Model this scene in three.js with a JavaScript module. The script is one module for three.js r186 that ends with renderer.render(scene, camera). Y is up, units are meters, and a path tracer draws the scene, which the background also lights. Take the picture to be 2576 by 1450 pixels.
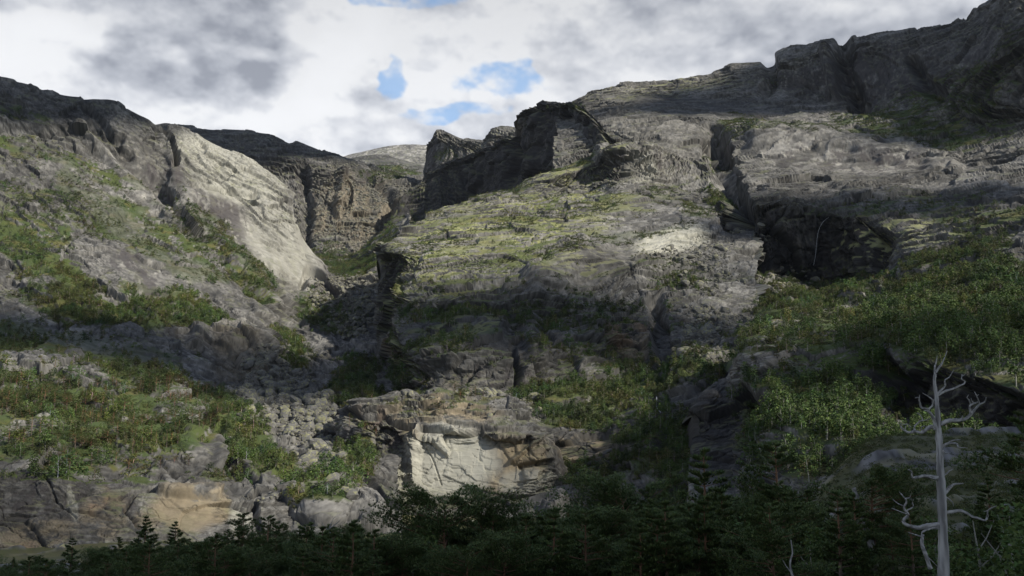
import * as THREE from 'three';
import { mergeGeometries } from 'three/addons/utils/BufferGeometryUtils.js';

// ---------------------------------------------------------------- camera, sun, exposure
const scene = new THREE.Scene();
const FOCAL = 2231, CX = 1288, CY = 725;                 // survey sheet: 2576 x 1450 units, focal length in the same units
const PITCH = Math.atan(375 / FOCAL);
const camera = new THREE.PerspectiveCamera(2 * Math.atan(CY / FOCAL) * 180 / Math.PI, 16 / 9, 0.5, 20000);
camera.position.set(0, 0, 0);
camera.rotation.set(PITCH, 0, 0);
const renderer = new THREE.WebGLRenderer({ antialias: true });
renderer.toneMapping = THREE.LinearToneMapping;
renderer.toneMappingExposure = 1.3;
renderer.shadowMap.enabled = true;
const SUN = new THREE.Vector3(0.73, 0.56, 0.46).normalize();   // direction towards the sun: right of and a little behind the viewer
const sun = new THREE.DirectionalLight(new THREE.Color(1, 0.94, 0.82), 5);
sun.position.copy(SUN).multiplyScalar(3000);
sun.target.position.set(0, 0, -700); sun.position.add(sun.target.position);
sun.castShadow = true; sun.shadow.radius = 2.2;
sun.shadow.camera.left = -1500; sun.shadow.camera.right = 1500; sun.shadow.camera.top = 1500; sun.shadow.camera.bottom = -1500; sun.shadow.camera.far = 8000;
scene.add(sun, sun.target);

// ---------------------------------------------------------------- numbers and noise
function rng(a) { return () => { a |= 0; a = a + 0x6D2B79F5 | 0; let t = Math.imul(a ^ a >>> 15, 1 | a); t = t + Math.imul(t ^ t >>> 7, 61 | t) ^ t; return ((t ^ t >>> 14) >>> 0) / 4294967296; }; }
function h3(x, y, z) { let h = Math.imul(x, 374761393) ^ Math.imul(y, 668265263) ^ Math.imul(z, 1274126177); h = Math.imul(h ^ h >>> 13, 1103515245); h ^= h >>> 16; h = Math.imul(h, 2246822519); return h ^ h >>> 15; }
const U = 1 / 4294967296;
function vn(x, y, z) {                                   // value noise, 0..1
  const xi = Math.floor(x), yi = Math.floor(y), zi = Math.floor(z);
  let fx = x - xi, fy = y - yi, fz = z - zi;
  fx = fx * fx * (3 - 2 * fx); fy = fy * fy * (3 - 2 * fy); fz = fz * fz * (3 - 2 * fz);
  const c = (a, b, d) => (h3(xi + a, yi + b, zi + d) >>> 0) * U;
  const l = (a, b, t) => a + (b - a) * t;
  return l(l(l(c(0, 0, 0), c(1, 0, 0), fx), l(c(0, 1, 0), c(1, 1, 0), fx), fy), l(l(c(0, 0, 1), c(1, 0, 1), fx), l(c(0, 1, 1), c(1, 1, 1), fx), fy), fz);
}
function fbm(x, y, z, n = 4, g = 0.5) { let s = 0, a = 1, t = 0; for (let i = 0; i < n; i++) { s += a * vn(x, y, z); t += a; a *= g; x = x * 2.03 + 17.1; y = y * 2.03 + 5.3; z = z * 2.03 + 9.7; } return s / t; }
const CELL = { h: 0, d1: 0, d2: 0, v: 0 };
function cell(x, y, z, seed, tilt, soft) {               // blocks between joints: v is the height of a block's tilted face, blended over the joint's width
  const xi = Math.floor(x), yi = Math.floor(y), zi = Math.floor(z);
  let b1 = 9, b2 = 9, h1 = 0, h2 = 0, x1 = 0, y1 = 0, z1 = 0, x2 = 0, y2 = 0, z2 = 0;
  for (let i = -1; i < 2; i++) for (let j = -1; j < 2; j++) for (let k = -1; k < 2; k++) {
    const h = h3(xi + i + seed, yi + j, zi + k);
    const dx = xi + i + 0.1 + 0.8 * (h & 1023) / 1023 - x, dy = yi + j + 0.1 + 0.8 * (h >>> 10 & 1023) / 1023 - y, dz = zi + k + 0.1 + 0.8 * (h >>> 20 & 1023) / 1023 - z;
    const ax = Math.abs(dx), ay = Math.abs(dy), az = Math.abs(dz), d = Math.max(ax, ay, az) + 0.22 * (ax + ay + az);
    if (d < b1) { b2 = b1; h2 = h1; x2 = x1; y2 = y1; z2 = z1; b1 = d; h1 = h; x1 = dx; y1 = dy; z1 = dz; } else if (d < b2) { b2 = d; h2 = h; x2 = dx; y2 = dy; z2 = dz; }
  }
  const g1 = h3(h1, 7, 11), g2 = h3(h2, 7, 11), f = (g, x, y, z) => (g >>> 0) * U - 0.5 - tilt * (x * ((g & 255) / 127.5 - 1) + y * ((g >>> 8 & 255) / 127.5 - 1) + z * ((g >>> 16 & 255) / 127.5 - 1));
  CELL.h = (g1 >>> 0) * U; CELL.d1 = b1; CELL.d2 = b2;
  const v1 = f(g1, x1, y1, z1), t = (CELL.d2 - CELL.d1) / soft;
  CELL.v = t >= 1 ? v1 : v1 + (f(g2, x2, y2, z2) - v1) * 0.5 * (1 - t);
  return CELL;
}
const ss = (a, b, x) => { const t = Math.min(1, Math.max(0, (x - a) / (b - a))); return t * t * (3 - 2 * t); };
const mix = (a, b, t) => a + (b - a) * t, clamp = (x, a, b) => Math.min(b, Math.max(a, x));
function pchip(xs, ys) {                                 // monotone cubic through the knots
  const n = xs.length, m = new Array(n), d = [];
  for (let i = 0; i < n - 1; i++) d.push((ys[i + 1] - ys[i]) / (xs[i + 1] - xs[i]));
  m[0] = d[0]; m[n - 1] = d[n - 2];
  for (let i = 1; i < n - 1; i++) m[i] = d[i - 1] * d[i] <= 0 ? 0 : 2 * d[i - 1] * d[i] / (d[i - 1] + d[i]);
  let k = 0;
  return (x) => {
    if (x <= xs[0]) return ys[0]; if (x >= xs[n - 1]) return ys[n - 1];
    if (k > n - 2) k = n - 2; while (k > 0 && x < xs[k]) k--; while (k < n - 2 && x > xs[k + 1]) k++;
    const h = xs[k + 1] - xs[k], t = (x - xs[k]) / h, u = t * t, v = u * t;
    return (2 * v - 3 * u + 1) * ys[k] + (v - 2 * u + t) * h * m[k] + (3 * u - 2 * v) * ys[k + 1] + (v - u) * h * m[k + 1];
  };
}
const cp = Math.cos(PITCH), sp = Math.sin(PITCH);
function at(px, py, D) {                                 // a surveyed bearing and its distance ahead give a point in metres
  const x = (px - CX) / FOCAL, y = -(py - CY) / FOCAL, dy = y * cp + sp, dz = y * sp - cp, s = D / -dz;
  return [x * s, dy * s, dz * s];
}
function mark(o, label, category, group, kind) {
  o.userData.label = label; if (category) o.userData.category = category; if (group) o.userData.group = group; if (kind) o.userData.kind = kind;
  o.traverse((c) => { if (c.isMesh) { c.castShadow = true; c.receiveShadow = true; } });
  return o;
}

// ---------------------------------------------------------------- sky: broken cloud over blue, computed per direction
{
  const W = 4096, H = 2048, data = new Float32Array(W * H * 4);
  const blobs = [   // [bearing, height, half width, half height, amount]: + cloud mass in shade, - bright cloud ; in survey units
    [520, 20, 260, 60, 0.75], [640, 55, 130, 40, 0.5], [350, -60, 400, 70, 0.4], [480, 160, 200, 70, 0.85], [330, 170, 90, 45, 0.4], [690, 155, 70, 60, 0.5], [600, 210, 130, 40, 0.3], [300, 85, 40, 14, 0.45],
    [900, 200, 45, 40, 0.55], [1750, 130, 420, 70, 0.33], [2150, 90, 350, 60, 0.42], [1450, 215, 90, 40, 0.35], [1950, 30, 500, 35, 0.25], [2420, 30, 150, 60, 0.35], [900, 350, 400, 45, 0.3], [1250, 310, 160, 30, 0.28], [250, 260, 260, 40, 0.2],
    [120, 100, 130, 90, -0.5], [820, 90, 100, 130, -0.6], [1080, 120, 200, 80, -0.25], [640, 265, 200, 30, -0.35], [1100, 225, 110, 40, -0.35], [1700, 185, 120, 30, -0.3], [190, 40, 110, 40, -0.4], [640, 130, 60, 18, -0.4],
  ];
  const holes = [[1010, -2, 130, 22, 1.5], [955, 200, 26, 40, 1.25], [1240, 205, 95, 36, 1.45], [1290, 185, 40, 22, 1.2], [1110, 286, 100, 15, 1.3], [66, 40, 18, 40, 0.8], [150, -120, 90, 40, 1], [1380, 235, 30, 14, 0.6], [2300, -220, 200, 60, 1], [1500, -200, 150, 40, 1.0]];
  const oval = (list, px, py, wx, wy) => { let s = 0; for (const [x, y, a, b, v] of list) { const dx = (px - x + wx) / a, dy = (py - y + wy) / b, d = dx * dx + dy * dy; if (d < 4) s += v * (1 - ss(0.25, 2.6, d)); } return s; };
  const col = (dx, dy, dz, fine) => {
    const k = 1 / (Math.max(dy, 0) + 0.16), x = dx * k, z = dz * k;           // cloud layer seen in perspective
    const n = fine ? 6 : 3;
    const puff2 = fine ? fbm(dx * 15 + 3 + 0.22, dy * 27 + 0.34, dz * 15, n + 1, 0.58) : 0.5, base = fbm(x * 1.5 + 3, z * 1.5 + 8, 1.7, n, 0.55), shade = fbm(x * 1.1 + 31, z * 1.1 - 4, 6.1, n, 0.52), puff = fbm(dx * 15 + 3, dy * 27, dz * 15, n + 1, 0.58);
    let cover = ss(0.38, 0.58, base * 0.7 + puff * 0.3 + 0.03), dark = ss(0.36, 0.72, shade) * 0.75 + ss(0.45, 0.7, puff) * 0.25, bright = 0;
    let mine = 0;
    const cz = dz * cp - dy * sp, cyv = dy * cp + dz * sp;
    if (cz < -0.3) {
      const px = CX + FOCAL * dx / -cz, py = CY - FOCAL * cyv / -cz;
      if (px > -900 && px < 3500 && py > -700) {
        mine = ss(-900, -150, px) * (1 - ss(2750, 3500, px)) * ss(-700, -200, py);
        const fray = fbm(dx * 34 + 9, dy * 58, dz * 34, 5, 0.6), wx = (fbm(dx * 10 + 8, dy * 17, dz * 10, 5, 0.6) - 0.5) * 260, wy = (fbm(dx * 11 + 35, dy * 19, dz * 11, 5, 0.6) - 0.5) * 150;
        const s = 0.62 * oval(blobs, px, py, wx, wy), o = oval(holes, px, py, wx * 0.85, wy * 0.7);
        const d2 = clamp(0.10 + s + (puff - 0.5) * 1.0 + (fray - 0.5) * 0.7 - (puff - puff2) * 2.0 + ss(1300, 2300, px) * 0.14, 0, 1), c2 = 1 - ss(0.34, 1.02, Math.min(o, 1) * 0.74 + (puff - 0.5) * 1.9 + (fray - 0.5) * 1.5) * 0.82;
        dark = mix(dark, d2, mine); cover = mix(cover, o > 0.05 ? c2 : 1, mine); bright = clamp(-s + (fray - 0.5) * 0.4, 0, 1) * mine;
      }
    }
    const up = Math.sqrt(clamp(dy, 0, 1)), blue = [mix(0.36, 0.03, ss(0.45, 0.95, up)), mix(0.62, 0.09, ss(0.45, 0.95, up)), mix(1.0, 0.26, ss(0.45, 0.95, up))];            // deeper blue and greyer cloud bases towards the zenith
    const lum = mix(0.92, 0.40, dark) * mix(1.04, 0.36, ss(0.5, 0.92, up)) + bright * 0.1, cl = [lum * mix(0.985, 0.90, dark), lum * mix(1.0, 0.965, dark), lum * mix(1.03, 1.12, dark)];
    return [0, 1, 2].map((i) => 0.8 * mix(blue[i], cl[i], cover));
  };
  const put = (i, j, c) => { const o = (j * W + i) * 4; data[o] = c[0]; data[o + 1] = c[1]; data[o + 2] = c[2]; data[o + 3] = 1; };
  const dir = (i, j) => { const a = ((i + 0.5) / W - 0.5) * 2 * Math.PI, e = ((j + 0.5) / H - 0.5) * Math.PI; return [Math.cos(e) * Math.cos(a), Math.sin(e), Math.cos(e) * Math.sin(a)]; };
  const B = 16, GW = W / B, GH = H / B, coarse = [];
  for (let j = 0; j <= GH; j++) for (let i = 0; i <= GW; i++) coarse.push(col(...dir((i % GW) * B, Math.min(j * B, H - 1)), false));
  const i0 = Math.floor(W * 0.25 - W * 33 / 360), i1 = Math.ceil(W * 0.25 + W * 33 / 360), j0 = Math.floor(H / 2 + H * 4 / 180), j1 = Math.ceil(H / 2 + H * 33 / 180);
  for (let j = 0; j < H; j++) for (let i = 0; i < W; i++) {
    if (i >= i0 && i < i1 && j >= j0 && j < j1) { put(i, j, col(...dir(i, j), true)); continue; }
    const a = i / B, b = j / B, ia = Math.floor(a), ib = Math.floor(b), u = a - ia, v = b - ib, q = (m, n) => coarse[(ib + n) * (GW + 1) + ia + m];
    const r = [0, 1, 2].map((t) => mix(mix(q(0, 0)[t], q(1, 0)[t], u), mix(q(0, 1)[t], q(1, 1)[t], u), v));
    put(i, j, j < H / 2 ? [0.05, 0.055, 0.05] : r);
  }
  const sky = new THREE.DataTexture(data, W, H, THREE.RGBAFormat, THREE.FloatType);
  sky.mapping = THREE.EquirectangularReflectionMapping; sky.magFilter = THREE.LinearFilter; sky.needsUpdate = true;
  scene.background = sky; scene.environment = sky;
}
const joint = (t, w) => { const f = t - Math.floor(t); return 1 - ss(0, w, Math.min(f, 1 - f)); };
// ---------------------------------------------------------------- terrain: each rock mass is a dense sheet through surveyed ridge, rim and foot lines, with joints, blocks and ledges cut into it
const PLANT = [];                                        // where trees may grow: filled while the ground is made
const rockMat = new THREE.MeshStandardMaterial({ vertexColors: true, roughness: 0.92 });
function zoneOf(zones, key, px, py, w1, w2) {
  let m = 0;
  for (const z of zones) if (z[0] === key) {
    const c = Math.cos((z[5] || 0) * Math.PI / 180), s = Math.sin((z[5] || 0) * Math.PI / 180), dx = px - z[1], dy = py - z[2];
    const u = (dx * c + dy * s) / z[3] + w1, v = (-dx * s + dy * c) / z[4] + w2, d = Math.sqrt(u * u + v * v);
    if (d < 1.25) m = Math.max(m, (z[6] === undefined ? 1 : z[6]) * (1 - ss(0.7, 1.25, d)));
  }
  return m;
}
function creaseOf(list, px, py, wob) {
  let s = 0;
  for (const c of list) for (let i = 0; i + 1 < c.p.length; i++) {
    const [ax, ay] = c.p[i], [bx, by] = c.p[i + 1], ex = bx - ax, ey = by - ay, t = clamp(((px - ax) * ex + (py - ay) * ey) / (ex * ex + ey * ey), 0, 1);
    const d = Math.hypot(px - ax - ex * t, py - ay - ey * t) / c.w + wob;
    if (d < 1) { const v = c.a * (1 - ss(0, 1, d)); if (Math.abs(v) > Math.abs(s)) s = v; }
  }
  return s;
}
function sheet(o) {
  // o: name, lines (top to bottom), x0, x1, step, bed (tilt of the joints), fall (streak direction), zones, creases, rough, back
  const step = o.step || 2.5, n = o.lines.length, fy = o.lines.map((l) => pchip(l.map((p) => p[0]), l.map((p) => p[1]))), fd = o.lines.map((l) => pchip(l.map((p) => p[0]), l.map((p) => Math.log(p[2]))));
  const cols = Math.round((o.x1 - o.x0) / step) + 1, vs = [];
  for (let k = 0; k < n - 1; k++) {
    const want = [];
    for (let c = 0; c < cols; c += 8) {                    // enough rows for the length of the slope, not only for its height
      const x = o.x0 + c * step, a = fy[k](x), b = fy[k + 1](x), Da = Math.exp(fd[k](x)), Db = Math.exp(fd[k + 1](x)), A = at(x, a, Da), B = at(x, b, Db), unit = step * (Da + Db) / 2 / FOCAL;
      want.push(Math.max(Math.abs(b - a) * 0.9 / step, Math.hypot(A[1] - B[1], A[2] - B[2]) / unit * 0.42));
    }
    want.sort((a, b) => a - b);
    const m = clamp(Math.ceil(want[Math.floor(want.length * 0.8)]), 3, o.most || 130);
    for (let i = 0; i < m; i++) vs.push(k + i / m);
  }
  vs.push(n - 1);
  const BACK = 7, SIDE = 5, R = vs.length + BACK, C = cols + 2 * SIDE, P = new Float32Array(R * C * 3), Q = new Float32Array(R * C * 2);
  const idx = Array.from({ length: n }, (_, i) => i);
  for (let c = 0; c < cols; c++) {
    const x = o.x0 + c * step, gy = pchip(idx, fy.map((f) => f(x))), gd = pchip(idx, fd.map((f) => f(x)));
    for (let r = 0; r < vs.length; r++) {
      const y = gy(vs[r]), p = at(x, y, Math.exp(gd(vs[r]))), i = (r + BACK) * C + c + SIDE;
      P[3 * i] = p[0]; P[3 * i + 1] = p[1]; P[3 * i + 2] = p[2]; Q[2 * i] = x; Q[2 * i + 1] = y;
    }
    const t = BACK * C + c + SIDE;                         // the far side of the ridge, out of sight from here
    for (let b = 1; b <= BACK; b++) {
      const i = (BACK - b) * C + c + SIDE, s = (o.back || 120) * Math.pow(b / BACK, 1.7);
      P[3 * i] = P[3 * t] * (1 + s / 1500); P[3 * i + 1] = P[3 * t + 1] - (o.drop === undefined ? 0.5 : o.drop) * s; P[3 * i + 2] = P[3 * t + 2] - s; Q[2 * i] = Q[2 * t]; Q[2 * i + 1] = Q[2 * t + 1];
    }
  }
  for (let r = 0; r < R; r++) for (let b = 1; b <= SIDE; b++) for (const e of [0, 1]) {   // flanks that turn back into the hill
    const from = r * C + (e ? C - 1 - SIDE : SIDE), i = r * C + (e ? C - 1 - SIDE + b : SIDE - b), s = (o.flank || 90) * Math.pow(b / SIDE, 1.5);
    P[3 * i] = P[3 * from] + (e ? -1 : 1) * s * 0.1 + P[3 * from] * s / 1500; P[3 * i + 1] = P[3 * from + 1] - 0.15 * s; P[3 * i + 2] = P[3 * from + 2] - s; Q[2 * i] = Q[2 * from]; Q[2 * i + 1] = Q[2 * from + 1];
  }
  const normals = (P) => {
    const N = new Float32Array(R * C * 3);
    for (let r = 0; r < R; r++) for (let c = 0; c < C; c++) {
      const a = r * C + Math.max(0, c - 1), b = r * C + Math.min(C - 1, c + 1), u = Math.max(0, r - 1) * C + c, d = Math.min(R - 1, r + 1) * C + c;
      const ax = P[3 * b] - P[3 * a], ay = P[3 * b + 1] - P[3 * a + 1], az = P[3 * b + 2] - P[3 * a + 2], bx = P[3 * d] - P[3 * u], by = P[3 * d + 1] - P[3 * u + 1], bz = P[3 * d + 2] - P[3 * u + 2];
      let x = by * az - bz * ay, y = bz * ax - bx * az, z = bx * ay - by * ax; const l = Math.hypot(x, y, z) || 1, i = 3 * (r * C + c);
      N[i] = x / l; N[i + 1] = y / l; N[i + 2] = z / l;
    }
    return N;
  };
  const blur = (N) => {                                    // a calmer field of directions to push the rock along
    for (const [len, many, stride, next] of [[R, C, C, 1], [C, R, 1, C]]) {
      const w = 4, buf = new Float32Array(len * 3);
      for (let m = 0; m < many; m++) {
        const o0 = m * next;
        for (let i = 0; i < len; i++) for (let k = 0; k < 3; k++) { let sum = 0; for (let j = -w; j <= w; j++) sum += N[3 * (o0 + clamp(i + j, 0, len - 1) * stride) + k]; buf[3 * i + k] = sum; }
        for (let i = 0; i < len; i++) { const l = Math.hypot(buf[3 * i], buf[3 * i + 1], buf[3 * i + 2]) || 1; for (let k = 0; k < 3; k++) N[3 * (o0 + i * stride) + k] = buf[3 * i + k] / l; }
      }
    }
    return N;
  };
  const N0 = blur(normals(P)), ba = (o.bed || 0) * Math.PI / 180, bc = Math.cos(ba), bs = Math.sin(ba), zones = o.zones || [], creases = o.creases || [], seed = (o.seed || 1) * 977;
  const own = new Float32Array(R * C), gap = new Float32Array(R * C), F = new Float32Array(R * C * 4);
  const fine = o.fine || 1;
  for (let i = 0; i < R * C; i++) {
    const x = P[3 * i], y = P[3 * i + 1], z = P[3 * i + 2], px = Q[2 * i], py = Q[2 * i + 1], ny = N0[3 * i + 1];
    const w1 = (fbm(x / 38 + 3, y / 38, z / 38, 3) - 0.5) * 1.1, w2 = (fbm(x / 38 + 40, y / 38, z / 38 + 9, 3) - 0.5) * 1.1;
    const steep = 1 - ss(0.25, 0.62, ny), smooth = zoneOf(zones, 'slab', px, py, w1, w2), rub = zoneOf(zones, 'rubble', px, py, w1, w2);
    const calm = clamp(1 - 0.85 * smooth, 0, 1);
    // joint frame: u along the beds, v across them
    const u = x * bc + y * bs, v = -x * bs + y * bc, sx = mix(1.0, 0.85, steep), sv = mix(2.3, 0.75, steep);
    let d = 0;
    const up = i >= C ? i - C : i + C, sd = i % C ? i - 1 : i + 1, gapm = Math.max(Math.hypot(P[3 * i] - P[3 * up], P[3 * i + 1] - P[3 * up + 1], P[3 * i + 2] - P[3 * up + 2]), Math.hypot(P[3 * i] - P[3 * sd], P[3 * i + 1] - P[3 * sd + 1], P[3 * i + 2] - P[3 * sd + 2]));
const k0 = o.scale || 1; const a1 = ss(2, 5, 62 * k0 / gapm) * mix(0.5, 1, steep), a2 = ss(1.6, 4.5, 23 * k0 / gapm) * mix(0.26, 1, steep), a3 = ss(1, 2.6, 8.5 * k0 / gapm) * mix(0.18, 1, steep), a4 = ss(0.8, 2, 3.4 * k0 / gapm) * mix(0.18, 1, steep);
    const K = o.scale || 1, U1 = 62 * K, U2 = 23 * K, U3 = 8.5 * K, U4 = 3.4 * K, wu = (vn(x / 25 / K, y / 25 / K, z / 25 / K) - 0.5) * 9 * K;
    let e = cell((u + wu) / U1 * sx, v / U1 * sv, z / U1 / 1.2, seed, 0.55, clamp(1.1 * gapm / U1, 0.025, 0.3)); d += a1 * 15 * K * e.v * mix(0.45, 1, calm) - a1 * 3.5 * K * (1 - ss(0, 0.07, e.d2 - e.d1)) * calm; let g = 0.5 * calm * (1 - ss(0, 0.03, e.d2 - e.d1)), hh = e.h;
    e = cell((u + wu * 0.5) / U2 * sx, v / U2 * sv, z / U2 / 1.2, seed + 5, 0.65, clamp(gapm / U2, 0.04, 0.5)); d += a2 * 7.5 * K * e.v * mix(0.16, 1, calm) - a2 * 1.6 * K * (1 - ss(0, 0.09, e.d2 - e.d1)) * calm; g = Math.max(g, 0.6 * (1 - ss(0, 0.05, e.d2 - e.d1)) * calm); hh = hh * 0.4 + e.h * 0.6;
    e = cell(u / U3 * sx, v / U3 * sv, z / U3 / 1.2, seed + 9, 0.8, clamp(gapm / U3, 0.08, 0.6)); d += a3 * 3.4 * K * e.v * mix(0.08, 1, calm) * (1 + 0.5 * rub); g = Math.max(g, 0.7 * calm * (1 - ss(0, 0.12, e.d2 - e.d1))); hh = hh * 0.6 + e.h * 0.4;
    if (calm > 0.3) { e = cell(u / U4 * sx, v / U4 * sv, z / U4 / 1.2, seed + 13, 0.8, clamp(gapm / U4, 0.1, 0.7)); d += a4 * 1.3 * K * e.v * calm * (1 + 0.8 * rub); g = Math.max(g, 0.45 * calm * (1 - ss(0, 0.16, e.d2 - e.d1))); hh = hh * 0.7 + e.h * 0.3; }
    d += (fbm(x / 90 / K, y / 90 / K, z / 90 / K, 4) - 0.5) * 13 * K;
    const wob = fbm(x / 45, y / 30, z / 45, 3), bed = v / 11 / K + wob * 3.6, led = bed - Math.floor(bed), bed2 = v / 4.2 / K + wob * 6 + 0.8 * vn(x / 9, y / 9, z / 9), led2 = bed2 - Math.floor(bed2);      // ledges along the beds
    const saw = (f) => mix(f < 0.12 ? f / 0.12 : (1 - f) / 0.88, f < 0.86 ? f / 0.86 : (1 - f) / 0.14, steep);          // treads on easy ground, overhanging risers on walls
    d += saw(led) * K * mix(5.0, 1.6, steep) * mix(0.16, 1, calm) * ss(1.2, 3.4, 11 * K / gapm) * ss(0.25, 0.7, vn(x / 60 + 5, y / 60, z / 60));
    d += saw(led2) * K * mix(1.5, 0.8, steep) * mix(0.08, 1, calm) * ss(0.9, 2.4, 4.2 * K / gapm) * ss(0.3, 0.7, vn(x / 30 + 9, y / 30, z / 30));
    g = Math.max(g, 0.8 * (1 - ss(0, 0.1, Math.abs(led - mix(0.06, 0.93, steep)))) * vn(x / 25, y / 25, z / 25) * mix(0.4, 1, calm));
    d += ((fbm(x / 2.6 / K, y / 2.2 / K, z / 2.6 / K, 2, 0.7) - 0.5) * 0.5 * mix(0.25, 1, calm) + (fbm(x / 9 / K, y / 7 / K, z / 9 / K, 2) - 0.5) * 0.8 * mix(0.4, 1, calm)) * K * ss(0.7, 1.6, 2.6 * K / gapm);
    const brk = vn(x / 17 / K + 3, y / 17 / K, z / 17 / K), brk2 = vn(x / 11 / K + 30, y / 11 / K, z / 11 / K), warp = fbm(x / 20 / K, y / 20 / K, z / 20 / K + 4, 3);
    const j1 = joint(v / 12 / K + warp * 2.4, 0.05) * ss(0.40, 0.5, brk), j2 = joint(v / 5.2 / K + warp * 3.4, 0.1) * ss(0.5, 0.6, brk2), j3 = joint((u * 0.8 + z * 0.6) / 15 / K + warp * 1.6, 0.045) * ss(0.42, 0.5, brk2) * mix(0.5, 1, steep), j4 = joint((u * 0.45 - z * 0.9) / 9 / K + warp * 1.9 + v / 60, 0.07) * ss(0.5, 0.58, brk) * mix(0.4, 1, steep);
    const jt = Math.max(j1, 0.8 * j2 * calm, j3 * mix(0.35, 1, calm), 0.8 * j4 * calm) * mix(0.6, 1, calm);      // joints: along the beds and across them
    d -= jt * 1.1 * K * ss(0.5, 1.2, 3 * K / gapm); g = Math.max(g, jt);
    d += creaseOf(creases, px, py, (vn(x / 14, y / 14, z / 14) - 0.5) * 0.7);
    d *= (o.rough === undefined ? 1 : o.rough);
    own[i] = hh; gap[i] = g; F[4 * i] = d; F[4 * i + 1] = smooth; F[4 * i + 2] = rub; F[4 * i + 3] = w1;
  }
  const top = BACK, Pd = new Float32Array(P);
  for (let i = 0; i < R * C; i++) for (let k = 0; k < 3; k++) Pd[3 * i + k] = P[3 * i + k] + N0[3 * i + k] * F[4 * i] * (k === 1 ? 0.8 : 1);
  const N = normals(Pd), col = new Float32Array(R * C * 3), fl = new THREE.Vector3(...(o.fall || [0, -1, 0])).normalize();
  const T = o.tone || 1;
  for (let i = 0; i < R * C; i++) {
    const x = Pd[3 * i], y = Pd[3 * i + 1], z = Pd[3 * i + 2], px = Q[2 * i], py = Q[2 * i + 1], ny = N[3 * i + 1], n0y = N0[3 * i + 1], w1 = F[4 * i + 3], w2 = (vn(x / 30 + 70, y / 30, z / 30) - 0.5) * 0.9;
    const smooth = F[4 * i + 1];
    const k = x * fl.x + y * fl.y + z * fl.z, qx = x - fl.x * k * 0.95, qy = y - fl.y * k * 0.95, qz = z - fl.z * k * 0.95;
    const KK = o.scale || 1, grain = fbm(x / 5 / KK, y / 5 / KK, z / 5 / KK, 3, 0.65), patch = fbm(x / 60 + 11, y / 60, z / 60, 4), streak = fbm(qx / 3.2 / KK, qy / 3.2 / KK, qz / 3.2 / KK, 3, 0.65), streak2 = vn(qx / 13 / KK + 9, qy / 13 / KK, qz / 13 / KK);
    const gc = ss(0.28, 0.72, grain), pc = ss(0.25, 0.75, patch), fleck = h3(i, 3, 5) >>> 0; let l = 0.12 * T * mix(0.7, 1.32, pc) * mix(0.76, 1.24, gc) * mix(0.52, 1.42, ss(0.25, 0.75, own[i])) * (0.86 + 0.28 * fleck * U);
    let r = l * 1.03, g = l * 0.99, b = l * 0.92;
    const st = 1 - ss(0.35, 0.75, n0y), dk = zoneOf(zones, 'stain', px, py, w1, w2);
    const sv = ss(0.48, 0.585, streak * 0.65 + streak2 * 0.35 + (st - 1) * 0.12 + dk * 0.15 + smooth * 0.03) * clamp(st + dk + smooth * 0.5, 0, 1) * 0.78;      // rainwater stains
    r = mix(r, 0.058, sv); g = mix(g, 0.051, sv); b = mix(b, 0.051, sv);
    const lsv = ss(0.54, 0.68, 1 - streak) * clamp(st + smooth * 0.6, 0, 1) * 0.6; r = mix(r, r * 1.5, lsv); g = mix(g, g * 1.46, lsv); b = mix(b, b * 1.36, lsv);
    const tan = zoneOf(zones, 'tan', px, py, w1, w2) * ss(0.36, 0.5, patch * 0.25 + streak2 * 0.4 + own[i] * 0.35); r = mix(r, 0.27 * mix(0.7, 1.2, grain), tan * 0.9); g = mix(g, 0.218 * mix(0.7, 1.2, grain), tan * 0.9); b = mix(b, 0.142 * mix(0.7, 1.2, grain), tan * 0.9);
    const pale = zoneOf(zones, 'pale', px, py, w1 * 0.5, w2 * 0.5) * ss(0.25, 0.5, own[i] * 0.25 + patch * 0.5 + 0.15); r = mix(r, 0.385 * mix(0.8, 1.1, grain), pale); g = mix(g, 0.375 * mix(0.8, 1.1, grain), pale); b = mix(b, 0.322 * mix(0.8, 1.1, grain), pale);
    const wetShade = 1 - 0.62 * zoneOf(zones, 'wetShade', px, py, w1 * 0.6, w2 * 0.6); r *= wetShade; g *= wetShade; b *= wetShade;                 // black seepage and lichen, plus shade painted in on faces out of the sun
    const rust = zoneOf(zones, 'rust', px, py, w1 * 0.6, w2 * 0.6) * ss(0.35, 0.6, streak2); r = mix(r, 0.215, rust * 0.8); g = mix(g, 0.145, rust * 0.8); b = mix(b, 0.095, rust * 0.8);
    { const k = 1 - 0.72 * gap[i]; r *= k; g *= k; b *= k; }                                    // soil and black lichen in the joints
    const veg = zoneOf(zones, 'veg', px, py, w1, w2), tree = zoneOf(zones, 'tree', px, py, w1, w2), lich = zoneOf(zones, 'lichen', px, py, w1, w2);
    const flat = ss(0.45, 0.85, ny * 0.75 + n0y * 0.25 + (ny - n0y) * 0.5), along = o.along || fl, ak = x * along.x + y * along.y + z * along.z, sx = x - along.x * ak * 0.72, sy = y - along.y * ak * 0.72, sz = z - along.z * ak * 0.72, nz = fbm(sx / 13 + 5, sy / 7, sz / 13, 4, 0.6), nz2 = fbm(sx / 5 + 55, sy / 3.5, sz / 5, 3, 0.6);
    const li = ss(0.515, 0.565, nz2 * 0.6 + nz * 0.4 + lich * 0.15 - 0.05 + clamp((ny - n0y) * 0.7, -0.12, 0.14) + (o.lichen || 0)) * ss(0.1, 0.5, flat) * (0.2 + lich * 0.75) * (1 - smooth * 0.6);
    r = mix(r, 0.235, li); g = mix(g, 0.238, li); b = mix(b, 0.105, li);
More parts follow.
